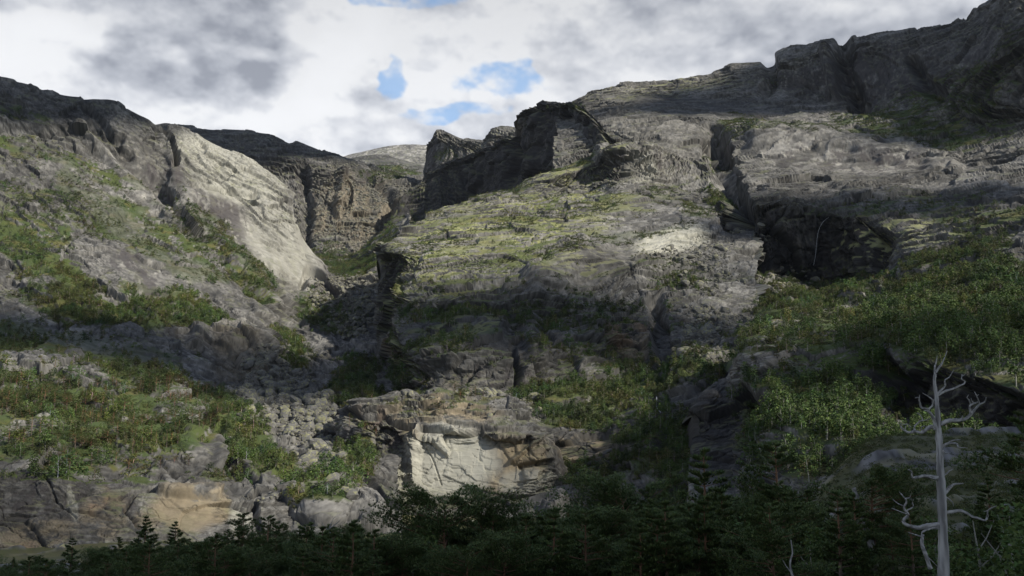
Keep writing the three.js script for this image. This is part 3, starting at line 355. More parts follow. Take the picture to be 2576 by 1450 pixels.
sheet({ name: 'central_massif', along: V3(0.93, 0.2, -0.3), scale: 0.8, label: 'broad rock dome with mossy ledges in the middle', seed: 12, x0: 946, x1: 1905, step: 2.45, back: 120, bed: 14, lines: [
  [[946, 645, 765], [960, 612, 750], [975, 606, 745], [1018, 582, 780], [1058, 559, 820], [1088, 536, 850], [1125, 522, 880], [1192, 502, 920], [1225, 489, 940], [1292, 469, 970], [1342, 446, 1000], [1392, 426, 1020], [1442, 409, 1040], [1475, 399, 1045], [1520, 388, 1030], [1560, 368, 1010], [1600, 340, 1015], [1640, 322, 1025], [1700, 305, 1050], [1750, 312, 1055], [1790, 345, 1055], [1815, 385, 1050], [1850, 420, 1010], [1905, 450, 980]],
  [[946, 650, 752], [975, 612, 735], [1058, 567, 800], [1125, 532, 850], [1192, 512, 890], [1225, 499, 910], [1292, 480, 930], [1342, 462, 945], [1392, 446, 955], [1442, 428, 992], [1475, 412, 996], [1520, 400, 988], [1560, 393, 968], [1600, 390, 966], [1640, 387, 970], [1700, 376, 990], [1750, 380, 995], [1790, 400, 985], [1815, 425, 965], [1850, 455, 950], [1905, 480, 930]],
  [[946, 655, 742], [975, 618, 728], [1058, 580, 775], [1125, 550, 810], [1192, 530, 850], [1225, 520, 860], [1292, 500, 895], [1342, 492, 925], [1392, 485, 935], [1442, 478, 965], [1475, 474, 970], [1520, 468, 960], [1560, 464, 940], [1600, 464, 938], [1640, 468, 942], [1700, 475, 950], [1750, 485, 945], [1790, 495, 930], [1815, 505, 915], [1850, 520, 900], [1905, 540, 880]],
  [[946, 660, 735], [975, 625, 715], [1058, 605, 735], [1125, 590, 750], [1225, 570, 780], [1292, 560, 800], [1392, 550, 815], [1500, 540, 820], [1600, 535, 820], [1700, 545, 800], [1750, 560, 790], [1790, 580, 775], [1815, 600, 760], [1850, 600, 760], [1905, 600, 760]],
  [[946, 665, 728], [975, 640, 690], [1010, 636, 662], [1058, 640, 650], [1125, 642, 650], [1225, 648, 650], [1292, 645, 655], [1392, 642, 660], [1500, 645, 665], [1560, 660, 660], [1640, 660, 670], [1700, 645, 690], [1750, 640, 695], [1790, 650, 685], [1850, 660, 680], [1905, 670, 680]],
  [[946, 715, 716], [975, 705, 676], [1010, 690, 648], [1058, 680, 636], [1225, 690, 632], [1392, 672, 642], [1500, 680, 648], [1600, 705, 645], [1700, 720, 640], [1790, 720, 640], [1905, 720, 650]],
  [[946, 762, 705], [975, 762, 660], [1005, 752, 618], [1058, 750, 600], [1125, 752, 594], [1225, 755, 592], [1320, 745, 596], [1392, 742, 604], [1450, 735, 618], [1560, 745, 622], [1640, 765, 612], [1700, 790, 595], [1750, 800, 590], [1790, 780, 605], [1850, 770, 620], [1905, 770, 620]],
  [[946, 810, 690], [975, 808, 640], [1005, 785, 606], [1058, 782, 590], [1225, 788, 580], [1320, 800, 578], [1450, 800, 584], [1560, 805, 596], [1640, 820, 590], [1700, 830, 560], [1790, 825, 560], [1905, 820, 570]],
  [[946, 860, 660], [975, 860, 600], [1000, 852, 560], [1058, 850, 535], [1125, 842, 530], [1225, 838, 530], [1292, 850, 530], [1392, 850, 535], [1500, 850, 552], [1560, 850, 570], [1640, 870, 565], [1700, 875, 530], [1750, 880, 515], [1800, 870, 520], [1905, 870, 520]],
  [[946, 910, 640], [1000, 915, 530], [1058, 905, 480], [1125, 898, 472], [1225, 888, 470], [1292, 890, 472], [1340, 890, 480], [1392, 905, 490], [1500, 915, 520], [1560, 920, 545], [1640, 915, 540], [1700, 910, 490], [1750, 920, 465], [1800, 920, 460], [1905, 915, 460]],
  [[946, 970, 610], [975, 975, 550], [1000, 985, 500], [1058, 985, 462], [1125, 985, 452], [1225, 990, 450], [1292, 1000, 448], [1340, 995, 456], [1392, 960, 470], [1500, 955, 490], [1560, 955, 500], [1640, 950, 490], [1700, 950, 455], [1750, 960, 430], [1800, 960, 420], [1905, 960, 420]],
  [[946, 1040, 560], [1000, 1030, 450], [1058, 1010, 420], [1125, 1020, 412], [1225, 1020, 406], [1292, 1040, 402], [1392, 1088, 400], [1500, 1100, 395], [1560, 1080, 395], [1640, 1060, 390], [1700, 1060, 380], [1800, 1100, 340], [1905, 1100, 330]],
  [[946, 1250, 400], [1058, 1240, 380], [1225, 1240, 370], [1392, 1165, 388], [1500, 1158, 382], [1560, 1160, 370], [1640, 1200, 330], [1700, 1250, 300], [1905, 1260, 280]],
  [[946, 1330, 360], [1905, 1330, 260]]],
  zones: [['wetShade', 975, 720, 36, 90, 0, 1], ['wetShade', 975, 880, 40, 110, 0, 0.9], ['wetShade', 1800, 1120, 160, 170, 0, 1], ['wetShade', 1300, 830, 330, 110, 0, 0.45], ['wetShade', 1480, 700, 130, 50, -10, 0.5], ['wetShade', 1545, 435, 70, 34, 0, 0.75], ['slab', 1600, 430, 120, 40, 0, 0.5], ['slab', 1600, 560, 190, 60, -14, 0.85], ['slab', 1720, 340, 70, 50, 10, 0.8], ['slab', 1250, 600, 130, 26, -14, 0.6], ['slab', 1480, 690, 120, 50, -14, 0.9], ['slab', 1150, 540, 60, 26, -25, 0.6], ['slab', 1180, 820, 70, 30, -10, 0.7], ['rubble', 1530, 478, 80, 9, -4, 1], ['rubble', 1400, 490, 60, 8, -8, 0.7],  // first zones darken the rock, painting in shade of belt and left-facing cliff
    ['lichen', 1280, 570, 340, 90, -10, 1.3], ['veg', 1300, 560, 380, 100, -10, 0.55], ['lichen', 1250, 690, 320, 60, -8, 0.9], ['veg', 1200, 700, 300, 80, 0, 0.5], ['lichen', 1120, 860, 130, 50, -10, 1], ['lichen', 1450, 430, 140, 30, -15, 0.8], ['pale', 1690, 605, 100, 34, -12, 1], ['pale', 1640, 625, 50, 22, -30, 1], ['pale', 1610, 435, 46, 30, 0, 0.5],
    ['tree', 1270, 480, 90, 14, -16, 0.6], ['tree', 1400, 540, 200, 14, -8, 0.6], ['tree', 1250, 585, 160, 10, -12, 0.55], ['tree', 1500, 610, 150, 12, -10, 0.6], ['tree', 1120, 640, 90, 10, -6, 0.5], ['tree', 1350, 650, 200, 14, -6, 0.6], ['tree', 1450, 410, 60, 12, -18, 0.7], ['tree', 1640, 590, 120, 16, -14, 0.6], ['tree', 1690, 500, 80, 26, 5, 0.5], ['tree', 1760, 520, 50, 40, 0, 0.7], ['tree', 1700, 700, 110, 40, 12, 0.6], ['tree', 1090, 610, 70, 14, -15, 0.5],
    ['tree', 1150, 795, 170, 24, 3, 0.7], ['tree', 1400, 810, 160, 40, 5, 0.55], ['tree', 1100, 880, 110, 34, 0, 0.55], ['tree', 1560, 790, 90, 40, 0, 0.5], ['tree', 1440, 880, 120, 26, 0, 0.5], ['tree', 1460, 1010, 160, 62, 8, 1], ['tree', 1600, 960, 130, 50, -6, 1], ['tree', 1020, 960, 50, 50, 0, 0.7], ['tree', 1760, 920, 90, 50, 0, 0.9], ['tree', 1700, 1130, 170, 110, 0, 1], ['tree', 1450, 1200, 110, 40, 0, 0.8], ['veg', 1350, 840, 380, 90, 0, 0.4], ['tree', 1620, 1060, 50, 60, 0, 0.7],
    ['rust', 1570, 850, 60, 40, -10, 1], ['tan', 1580, 880, 70, 50, 0, 0.7], ['tan', 1180, 970, 90, 40, 0, 0.5], ['tan', 1480, 1125, 110, 40, -5, 1], ['stain', 980, 700, 40, 80, 0, 1], ['stain', 1250, 960, 160, 50, 0, 0.8], ['rubble', 1250, 1030, 140, 40, 0, 1], ['rubble', 1750, 680, 120, 60, 10, 0.8], ['rubble', 1790, 850, 90, 70, -20, 1], ['rust', 985, 880, 22, 70, 0, 0.5], ['stain', 1560, 430, 60, 30, 0, 0.7]],
  creases: [{ p: [[1370, 700], [1440, 655], [1500, 652], [1610, 700]], w: 66, a: 9 }, { p: [[1420, 490], [1500, 480], [1620, 475]], w: 12, a: 5 }, { p: [[1290, 880], [1310, 930], [1300, 980]], w: 16, a: -12 }, { p: [[1350, 900], [1330, 820]], w: 30, a: 7 }, { p: [[1500, 850], [1620, 860], [1650, 900]], w: 44, a: 7 }, { p: [[1160, 810], [1250, 830]], w: 50, a: 7 }, { p: [[1060, 920], [1200, 900], [1290, 900]], w: 26, a: 6 }, { p: [[1520, 395], [1640, 395]], w: 30, a: 14 }, { p: [[1650, 760], [1670, 900]], w: 30, a: -16 }, { p: [[1800, 380], [1830, 460], [1845, 560]], w: 40, a: -34 }, { p: [[1100, 770], [1240, 775]], w: 12, a: -8 }] });
sheet({ name: 'lower_cliff', scale: 0.42, label: 'sunlit tan and pale rock face at the foot of the dome', seed: 13, x0: 856, x1: 1404, step: 2.3, back: 60, flank: 50, rough: 0.9, lines: [
  [[856, 1045, 402], [885, 1014, 396], [905, 1006, 392], [950, 1006, 392], [985, 992, 392], [1020, 986, 395], [1060, 1000, 395], [1100, 986, 395], [1180, 1000, 395], [1260, 1000, 395], [1310, 1012, 392], [1340, 1050, 388], [1368, 1090, 382], [1385, 1150, 375], [1404, 1200, 370]],
  [[856, 1070, 392], [905, 1030, 383], [950, 1035, 381], [1020, 1035, 380], [1060, 1050, 376], [1150, 1052, 372], [1250, 1052, 372], [1340, 1075, 372], [1368, 1105, 372], [1404, 1205, 367]],
  [[856, 1085, 386], [905, 1062, 373], [950, 1072, 369], [1020, 1085, 365], [1060, 1090, 362.5], [1150, 1094, 360], [1250, 1096, 360], [1340, 1102, 362], [1368, 1122, 364], [1404, 1210, 365]],
  [[856, 1100, 384], [905, 1080, 371], [950, 1085, 369], [1020, 1095, 366], [1060, 1099, 364.5], [1150, 1103, 363.5], [1250, 1104, 362.5], [1340, 1112, 362], [1368, 1130, 363.5], [1404, 1214, 364]],
  [[856, 1265, 352], [950, 1285, 348], [1060, 1272, 352], [1250, 1268, 354], [1368, 1252, 356], [1404, 1247, 358]],
  [[856, 1340, 330], [1404, 1320, 335]]],
  zones: [['pale', 1140, 1165, 130, 85, 0, 1], ['slab', 1200, 1175, 190, 75, 0, 1], ['tan', 1280, 1170, 120, 90, 0, 1], ['pale', 1000, 1220, 60, 60, 30, 0.8], ['tan', 1040, 1110, 30, 70, 0, 0.8], ['tan', 1120, 1050, 180, 36, 0, 0.9], ['stain', 1010, 1130, 40, 60, 0, 1], ['stain', 1160, 1125, 100, 40, 0, 0.9], ['pale', 1330, 1220, 70, 40, 0, 0.7], ['rubble', 1000, 1040, 140, 40, 0, 1], ['rubble', 1230, 1030, 140, 30, 10, 0.8], ['tree', 1180, 1000, 130, 14, 0, 0.5], ['tree', 890, 1180, 60, 90, 0, 0.8], ['rust', 930, 1050, 40, 30, 0, 0.4], ['veg', 1100, 1030, 160, 30, 0, 0.5]],
  creases: [{ p: [[880, 1045], [960, 1050], [1040, 1085]], w: 14, a: -9 }, { p: [[1065, 1085], [1150, 1098], [1210, 1092]], w: 9, a: -7 }, { p: [[1055, 1100], [1090, 1160], [1110, 1220]], w: 4, a: -0.9 }, { p: [[1040, 1100], [1040, 1220]], w: 26, a: 5 }, { p: [[1290, 1160], [1360, 1100]], w: 8, a: 2.5 }, { p: [[1310, 1175], [1380, 1165]], w: 8, a: -4 }] });
sheet({ name: 'birch_terrace', along: V3(0.93, 0.2, -0.3), scale: 0.6, label: 'wooded rock terrace above a dark cliff on the right', seed: 14, x0: 1745, x1: 2800, step: 2.7, back: 90, drop: 0.15, bed: 12, lines: [
  [[1745, 1040, 335], [1775, 1005, 340], [1800, 980, 350], [1850, 938, 385], [1868, 900, 395], [1880, 850, 410], [1905, 826, 420], [1960, 810, 430], [2060, 782, 450], [2150, 766, 465], [2220, 755, 475], [2300, 715, 490], [2400, 680, 495], [2576, 610, 500], [2800, 560, 480]],
  [[1745, 1042, 332], [1775, 1008, 336], [1850, 942, 372], [1868, 906, 375], [1900, 860, 372], [2060, 830, 380], [2220, 810, 390], [2400, 780, 385], [2576, 760, 370], [2800, 740, 350]],
  [[1745, 1045, 328], [1775, 1012, 332], [1850, 948, 360], [1868, 916, 345], [1905, 905, 335], [1960, 905, 330], [2040, 885, 330], [2100, 885, 325], [2150, 862, 325], [2200, 868, 315], [2290, 895, 290], [2310, 902, 282], [2400, 930, 265], [2480, 955, 250], [2576, 985, 235], [2800, 1040, 205]],
  [[1745, 1080, 318], [1775, 1060, 320], [1850, 1010, 330], [1868, 990, 330], [1905, 985, 322], [1960, 950, 318], [2040, 930, 315], [2100, 930, 312], [2150, 930, 308], [2200, 960, 300], [2260, 1010, 285], [2310, 1040, 275], [2400, 1070, 258], [2480, 1080, 245], [2576, 1085, 230], [2800, 1100, 200]],
  [[1745, 1150, 300], [1850, 1110, 300], [1905, 1080, 280], [1960, 1060, 268], [2100, 1060, 252], [2200, 1080, 238], [2310, 1100, 225], [2400, 1110, 214], [2576, 1110, 204], [2800, 1110, 182]],
  [[1745, 1240, 275], [1850, 1220, 270], [1905, 1200, 235], [2100, 1170, 205], [2310, 1140, 195], [2576, 1130, 188], [2800, 1130, 172]],
  [[1745, 1320, 250], [1905, 1300, 210], [2800, 1230, 150]]],
  zones: [['wetShade', 1820, 1100, 110, 150, 0, 1], ['wetShade', 2400, 1000, 260, 90, 12, 1], ['wetShade', 2200, 940, 110, 50, 0, 0.8], ['tree', 2500, 790, 330, 150, 4, 1], ['tree', 2280, 850, 170, 60, -8, 0.9], ['veg', 2020, 840, 200, 60, -12, 0.8], ['lichen', 2010, 835, 190, 55, -12, 1], ['tree', 1960, 890, 70, 22, 0, 0.5], ['tree', 2070, 1010, 200, 100, 0, 1], ['veg', 2070, 1010, 220, 120, 0, 1], ['tree', 2050, 1120, 200, 60, 0, 0.9], ['veg', 2500, 940, 160, 50, 10, 1], ['stain', 2420, 1000, 200, 70, 10, 1], ['stain', 1820, 1100, 70, 120, 0, 1], ['tree', 2380, 1090, 160, 20, 0, 0.6], ['veg', 2420, 800, 400, 170, 4, 1]],
  creases: [{ p: [[1905, 990], [1960, 1020]], w: 30, a: 10 }, { p: [[2210, 880], [2240, 960], [2280, 1010]], w: 40, a: -16 }, { p: [[1890, 1000], [1900, 1200]], w: 20, a: -16 }, { p: [[2130, 940], [2250, 960]], w: 22, a: -9 }] });
// ---------------------------------------------------------------- clouds between the sun and the hillsides that lie in shade, high up and out of the frame
{
  const white = new THREE.MeshStandardMaterial({ color: new THREE.Color().setRGB(0.8, 0.8, 0.8), roughness: 1 });
  const puff = new THREE.IcosahedronGeometry(1, 4);
  const pp = puff.attributes.position;
  let number = 0;
  // [px, py, distance, half width in metres, half depth in metres, number of puffs]: the middle of the shade it throws
  const shade = [
    [1288, 1350, 35, 200, 110, 80], [2250, 1150, 150, 90, 60, 30], [1300, 830, 545, 150, 85, 70], [2300, 530, 770, 185, 60, 70], [2250, 170, 1350, 330, 170, 80], [230, 880, 530, 190, 72, 80],
    [100, 270, 990, 190, 100, 60], [650, 380, 1960, 300, 170, 50], [1690, 285, 1270, 220, 55, 60], [2480, 310, 1030, 150, 90, 50], [1935, 1085, 330, 44, 48, 34], [10, 1300, 215, 30, 38, 16], [870, 1000, 520, 45, 60, 24], [1960, 725, 660, 50, 35, 20],
  ];
  for (const [px, py, D, rx, rz, n] of shade) {
    const R = rng(500 + number * 31), c = at(px, py, D), t = (1900 - c[1]) / SUN.y, parts = [];
    for (let i = 0; i < n; i++) {
      const a = R() * 6.283, r = Math.sqrt(R()), s = (0.22 + 0.25 * R()) * Math.min(rx, rz) * mix(1.15, 0.6, r), g = puff.clone(), q = g.attributes.position, ox = Math.cos(a) * r * rx, oz = Math.sin(a) * r * rz, oy = (R() - 0.3) * 40;
      for (let k = 0; k < pp.count; k++) {
        const x = pp.getX(k), y = pp.getY(k), z = pp.getZ(k), w = s * (0.75 + 0.55 * fbm(x * 2.1 + i * 7, y * 2.1, z * 2.1, 3));
        q.setXYZ(k, ox + x * w * 1.2, oy + y * w * 0.7, oz + z * w * 1.2);
      }
      g.computeVertexNormals(); parts.push(g);
    }
    const m = new THREE.Mesh(mergeGeometries(parts), white);
    m.name = number ? 'cloud_' + String(number).padStart(3, '0') : 'cloud';
    m.position.set(c[0] + SUN.x * t, c[1] + SUN.y * t, c[2] + SUN.z * t);
    scene.add(m); mark(m, 'white cumulus cloud drifting overhead, out of the picture', null, null, 'structure'); number++;
  }
}
// ---------------------------------------------------------------- foreground ground: heath and slabs falling away from the viewer
const gNear = pchip([0, 5, 20, 40, 65, 100, 150, 200, 300, 600], [-1.7, -2.2, -5, -9.2, -12.6, -16.2, -21, -25, -28, -34]);
const gRight = pchip([0, 5, 20, 40, 60, 80, 100, 118, 132, 150, 190, 300, 600], [-1.7, -2.2, -4.2, -6.3, -7.4, -6.6, -4.4, -1.6, 0.2, -3, -22, -28, -34]);
function groundY(x, z) {
  const D = Math.max(0, -z), b = D > 1 ? x / D : 0, k = ss(0.22, 0.42, b) * ss(25, 60, D);
  let y = mix(gNear(D), gRight(D) + (b - 0.45) * 8 * ss(60, 110, D), k);
  y += (fbm(x / 22 + 3, 0, z / 22, 4) - 0.5) * 3.2 * ss(10, 60, D) + (fbm(x / 3.5, 2, z / 3.5, 3) - 0.5) * 0.5;
  return y;
}
{
  const R = 340, C = 560, P = [], K = [], I = [];
  for (let r = 0; r < R; r++) for (let c = 0; c < C; c++) {
    const D = 2.5 * Math.pow(420 / 2.5, r / (R - 1)), b = (c / (C - 1) - 0.5) * 2.0, x = b * (D + 12), z = -D + 4, y0 = groundY(x, z);
    const rk = ss(0.60, 0.66, fbm(x / 20 + 1.3, 3, z / 6 + x / 40, 4, 0.6) + 0.03 * ss(0.2, 0.4, b) * ss(60, 90, D) + 0.03 * ss(60, 100, D)) * ss(22, 45, D);
    const lump = cell(x / 3.2, 0.4, z / 2.2, 71, 0.5, 0.4);
    const y = y0 + rk * (0.3 + 0.9 * lump.v + (vn(x * 0.9, 4, z * 0.9) - 0.5) * 0.5);
    P.push(x, y, z);
    const n = fbm(x / 1.6, 5, z / 1.6, 3, 0.6), m = fbm(x / 9, 8, z / 9, 3), n2 = vn(x * 2.2, 1, z * 2.2);
    const li = ss(0.5, 0.62, fbm(x / 2.2 + 9, 1, z / 1.6, 3));
    let r0 = mix(0.045, 0.10, m) * mix(0.7, 1.35, n), g0 = mix(0.062, 0.085, m) * mix(0.7, 1.35, n), b0 = mix(0.018, 0.028, m) * mix(0.7, 1.3, n2);
    const q = mix(0.03, 0.21, ss(0.25, 0.75, n * 0.6 + n2 * 0.4)) * mix(0.6, 1.2, lump.h), rr = mix(q, 0.22, li * 0.7), rg = mix(q * 0.98, 0.205, li * 0.7), rb = mix(q * 0.96, 0.11, li * 0.7);
    K.push(mix(r0, rr, rk), mix(g0, rg, rk), mix(b0, rb, rk));
    if (r < R - 1 && c < C - 1) { const a = r * C + c; I.push(a, a + 1, a + C, a + 1, a + C + 1, a + C); }
  }
  const g = new THREE.BufferGeometry(); g.setAttribute('position', new THREE.Float32BufferAttribute(P, 3)); g.setAttribute('color', new THREE.Float32BufferAttribute(K, 3)); g.setIndex(I); g.computeVertexNormals();
  const m = new THREE.Mesh(g, rockMat); m.name = 'ground'; scene.add(m); mark(m, 'heath and bare slabs in the shaded foreground', null, null, 'structure');
  const far = new THREE.Mesh(new THREE.CylinderGeometry(9000, 9000, 2, 90), new THREE.MeshStandardMaterial({ color: new THREE.Color().setRGB(0.06, 0.07, 0.035), roughness: 1 })); far.position.set(0, -61, 0); far.name = 'valley_ground'; scene.add(far); mark(far, 'green lowland under the mountains', null, null, 'structure');
}

// ---------------------------------------------------------------- trees
const leafMat = new THREE.MeshStandardMaterial({ vertexColors: true, roughness: 0.85, side: THREE.DoubleSide });
const barkMat = new THREE.MeshStandardMaterial({ vertexColors: true, roughness: 0.95 });
function tube(pts, radii, sides, colour, R) {              // a tapered limb through points, with its colour as vertex colours
  const pos = [], col = [], idx = [], n = pts.length, d = new THREE.Vector3(), a = new THREE.Vector3(), b = new THREE.Vector3();
  for (let i = 0; i < n; i++) {
    d.subVectors(pts[Math.min(n - 1, i + 1)], pts[Math.max(0, i - 1)]).normalize();
    a.set(Math.abs(d.y) > 0.9 ? 1 : 0, Math.abs(d.y) > 0.9 ? 0 : 1, 0).cross(d).normalize(); b.crossVectors(d, a);
    for (let k = 0; k < sides; k++) {
      const t = k / sides * 6.2832, w = radii[i] * (1 + (R ? (R() - 0.5) * 0.22 : 0)), c = colour(i / (n - 1), k / sides);
      pos.push(pts[i].x + (a.x * Math.cos(t) + b.x * Math.sin(t)) * w, pts[i].y + (a.y * Math.cos(t) + b.y * Math.sin(t)) * w, pts[i].z + (a.z * Math.cos(t) + b.z * Math.sin(t)) * w); col.push(...c);
      if (i < n - 1) { const p = i * sides + k, q = i * sides + (k + 1) % sides; idx.push(p, q, p + sides, q, q + sides, p + sides); }
    }
  }
  const g = new THREE.BufferGeometry(); g.setAttribute('position', new THREE.Float32BufferAttribute(pos, 3)); g.setAttribute('color', new THREE.Float32BufferAttribute(col, 3)); g.setIndex(idx); g.computeVertexNormals();
  return g;
}
const V = (x, y, z) => new THREE.Vector3(x, y, z);
class Leaves {                                             // loose leaf faces, each with its own colour
  constructor() { this.p = []; this.c = []; }
  face(x, y, z, s, R, c, flat = 1) {
    const a = R() * 6.283, e = Math.acos(2 * R() - 1), ux = Math.cos(a) * Math.sin(e), uy = Math.cos(e) * flat, uz = Math.sin(a) * Math.sin(e), b = R() * 6.283;
    let vx = Math.cos(b), vy = (R() - 0.5) * flat, vz = Math.sin(b);
    this.p.push(x - ux * s, y - uy * s, z - uz * s, x + ux * s * 0.3 + vx * s * 0.8, y + uy * s * 0.3 + vy * s * 0.8, z + uz * s * 0.3 + vz * s * 0.8, x + ux * s * 0.4 - vx * s * 0.7, y + uy * s * 0.4 - vy * s * 0.7, z + uz * s * 0.4 - vz * s * 0.7);
    for (let k = 0; k < 3; k++) this.c.push(...c);
  }
  blade(x, y, z, dx, dy, dz, w, c) {
    const l = Math.hypot(dx, dz) || 1, px = -dz / l * w, pz = dx / l * w;
    this.p.push(x + px, y, z + pz, x - px, y, z - pz, x + dx, y + dy, z + dz);
    for (let k = 0; k < 3; k++) this.c.push(...c);
  }
  geometry() { const g = new THREE.BufferGeometry(); g.setAttribute('position', new THREE.Float32BufferAttribute(this.p, 3)); g.setAttribute('color', new THREE.Float32BufferAttribute(this.c, 3)); g.computeVertexNormals(); return g; }
}
// a birch one unit tall: pale stem, crown of loose clumps
function birch(seed, faces, size, wide = 0.46) {
  const R = rng(seed), L = new Leaves(), clumps = [], lean = (R() - 0.5) * 0.2;
  for (let i = 0; i < 11; i++) { const h = 0.2 + 0.7 * R(), a = R() * 6.283, r = wide * (1.1 - h * 0.9) * (0.3 + 0.9 * R()); clumps.push([Math.cos(a) * r + lean * h, h, Math.sin(a) * r, (0.13 + 0.12 * R()) * (1.2 - 0.35 * h)]); }
  for (let i = 0; i < faces; i++) {
    const c = clumps[Math.floor(R() * clumps.length)], a = R() * 6.283, e = Math.acos(2 * R() - 1), q = c[3] * (0.55 + 0.5 * R()), t = R(), k = mix(0.75, 1.25, R());
    L.face(c[0] + q * Math.cos(a) * Math.sin(e), Math.max(0.06, c[1] + q * Math.cos(e)), c[2] + q * Math.sin(a) * Math.sin(e), size * (0.6 + 0.8 * R()), R, [mix(0.042, 0.084, t) * k, mix(0.090, 0.116, t) * k, mix(0.018, 0.022, t) * k]);
  }
  const stem = [V(0, -0.03, 0), V(lean * 0.3, 0.3, 0.01), V(lean * 0.6, 0.6, -0.01), V(lean, 0.92, 0)];
  const pale = () => { const k = mix(0.6, 1, R()); return [0.34 * k, 0.33 * k, 0.29 * k]; };
  const limbs = [tube(stem, [0.02, 0.015, 0.01, 0.003], 5, pale)];
  for (let i = 0; i < 4; i++) { const h = 0.25 + 0.14 * i, a = R() * 6.283; limbs.push(tube([V(lean * h, h, 0), V(lean * h + Math.cos(a) * 0.1, h + 0.1, Math.sin(a) * 0.1), V(lean * h + Math.cos(a) * 0.2, h + 0.25, Math.sin(a) * 0.2)], [0.008, 0.006, 0.002], 4, pale)); }
  return { crown: L.geometry(), trunk: mergeGeometries(limbs) };
}
// a low bush one unit across
function bush(seed, faces, size) {
  const R = rng(seed), L = new Leaves();
  for (let i = 0; i < faces; i++) { const a = R() * 6.283, r = 0.5 * Math.sqrt(R()), h = 0.42 * (1 - 3 * r * r) * (0.35 + 0.75 * R()), t = R(), k = mix(0.7, 1.3, R()); L.face(Math.cos(a) * r, Math.max(0, h), Math.sin(a) * r, size * (0.6 + 0.8 * R()), R, [mix(0.036, 0.078, t) * k, mix(0.068, 0.092, t) * k, mix(0.015, 0.02, t) * k]); }
  return L.geometry();
}
// a pine in metres: bare reddish stem, limbs, needle tufts. kind 0 = old with an umbrella crown, 1 = young and conical, 2 = tall and irregular
function pine(seed, H, kind, dense = 1) {
  const R = rng(seed), L = new Leaves(), wood = [], bends = [];
  let bx = 0, bz = 0; const n = 9;
  for (let i = 0; i <= n; i++) { bends.push(V(bx, H * i / n * (kind === 0 ? 0.88 : 0.97) - 0.15 * (i === 0), bz)); const w = kind === 0 ? 0.16 : 0.05; bx += (R() - 0.5) * w * H / 6; bz += (R() - 0.5) * w * H / 6; }
  const stem = (t) => { const f = clamp(t, 0, 1) * n, i = Math.min(n - 1, Math.floor(f)); return bends[i].clone().lerp(bends[i + 1], f - i); };
  const base = H * (kind === 0 ? 0.032 : 0.02), bark = (t) => { const k = mix(0.7, 1.2, R()), o = ss(0.25, 0.65, t); return [mix(0.10, 0.18, o) * k, mix(0.082, 0.098, o) * k, mix(0.068, 0.056, o) * k]; };
  wood.push(tube(bends, bends.map((_, i) => Math.max(0.012, base * Math.pow(1 - i / n * 0.93, 0.85))), 7, bark, R));
  const tuft = (p, out, s) => {
    const t = R(), k = mix(0.7, 1.25, R()), c = [mix(0.060, 0.115, t) * k, mix(0.110, 0.145, t) * k, mix(0.030, 0.038, t) * k];
    for (let i = 0; i < 8; i++) { const a = R() * 6.283, u = (R() - 0.25) * 1.2; L.blade(p.x, p.y, p.z, (Math.cos(a) * 0.85 + out.x * 0.5) * s, (u * 0.8 + 0.35) * s, (Math.sin(a) * 0.85 + out.z * 0.5) * s, s * 0.18, c); }
  };
  const whorls = Math.round((kind === 1 ? 15 : kind === 0 ? 9 : 13) * dense), t0 = kind === 0 ? 0.55 : kind === 1 ? 0.08 : 0.28;
  for (let w = 0; w < whorls; w++) {
    const f = w / (whorls - 1), t = mix(t0, 0.99, f), per = kind === 0 ? 4 : 5;
    for (let j = 0; j < per; j++) {
      if (kind === 2 && R() < 0.25) continue;
      const a = R() * 6.283, shape = kind === 0 ? Math.sqrt(1 - Math.pow(f * 1.5 - 0.6, 2) * 0.8) * 0.46 : kind === 1 ? (1 - f) * 0.3 + 0.04 : Math.sin(Math.PI * (0.25 + 0.72 * f)) * 0.28 + 0.03;
      const len = H * shape * (0.4 + 0.85 * R()), p0 = stem(t), out = V(Math.cos(a), 0, Math.sin(a)), rise = kind === 0 ? mix(0.15, 0.75, f) : kind === 1 ? 0.45 : mix(0.05, 0.6, f);
      const p1 = p0.clone().addScaledVector(out, len * 0.5).add(V(0, len * rise * 0.3, 0)), p2 = p0.clone().addScaledVector(out, len).add(V((R() - 0.5) * len * 0.3, len * rise * 0.75, (R() - 0.5) * len * 0.3));
      const r = Math.max(0.008, base * 0.3 * (1 - f * 0.7)); wood.push(tube([p0, p1, p2], [r, r * 0.65, r * 0.2], 4, () => bark(t)));
      const spread = len * 0.34, many = Math.max(5, Math.round(len * 40 * dense));
      for (let k = 0; k < many; k++) {
        const s = mix(0.32, 1.05, Math.sqrt(R())), q = s < 0.5 ? p0.clone().lerp(p1, s * 2) : p1.clone().lerp(p2, s * 2 - 1);
        q.x += (R() - 0.5) * spread * 1.2; q.z += (R() - 0.5) * spread * 1.2; q.y += (R() - 0.35) * spread * 0.55;
        tuft(q, out, 0.10 + 0.09 * R());
      }
    }
  }
  for (let k = 0; k < 12; k++) tuft(stem(0.94 + 0.06 * R()).add(V((R() - 0.5) * 0.15, R() * 0.2, (R() - 0.5) * 0.15)), V(0, 0, 0), 0.14);
  if (kind !== 1) for (let k = 0; k < 7; k++) { const t = mix(0.15, t0 + 0.1, R()), a = R() * 6.283, l = H * (0.05 + 0.1 * R()), p0 = stem(t), p1 = p0.clone().add(V(Math.cos(a) * l, (R() - 0.6) * l * 0.6, Math.sin(a) * l)); wood.push(tube([p0, p0.clone().lerp(p1, 0.5).add(V(0, l * 0.12, 0)), p1], [0.02, 0.013, 0.004], 4, () => [0.17, 0.165, 0.155])); }   // dead snags on the stem
  const crown = L.geometry(); crown.computeBoundingBox(); return { crown, trunk: mergeGeometries(wood), H: crown.boundingBox.max.y - 0.1 };
}
let treeNumber = {};
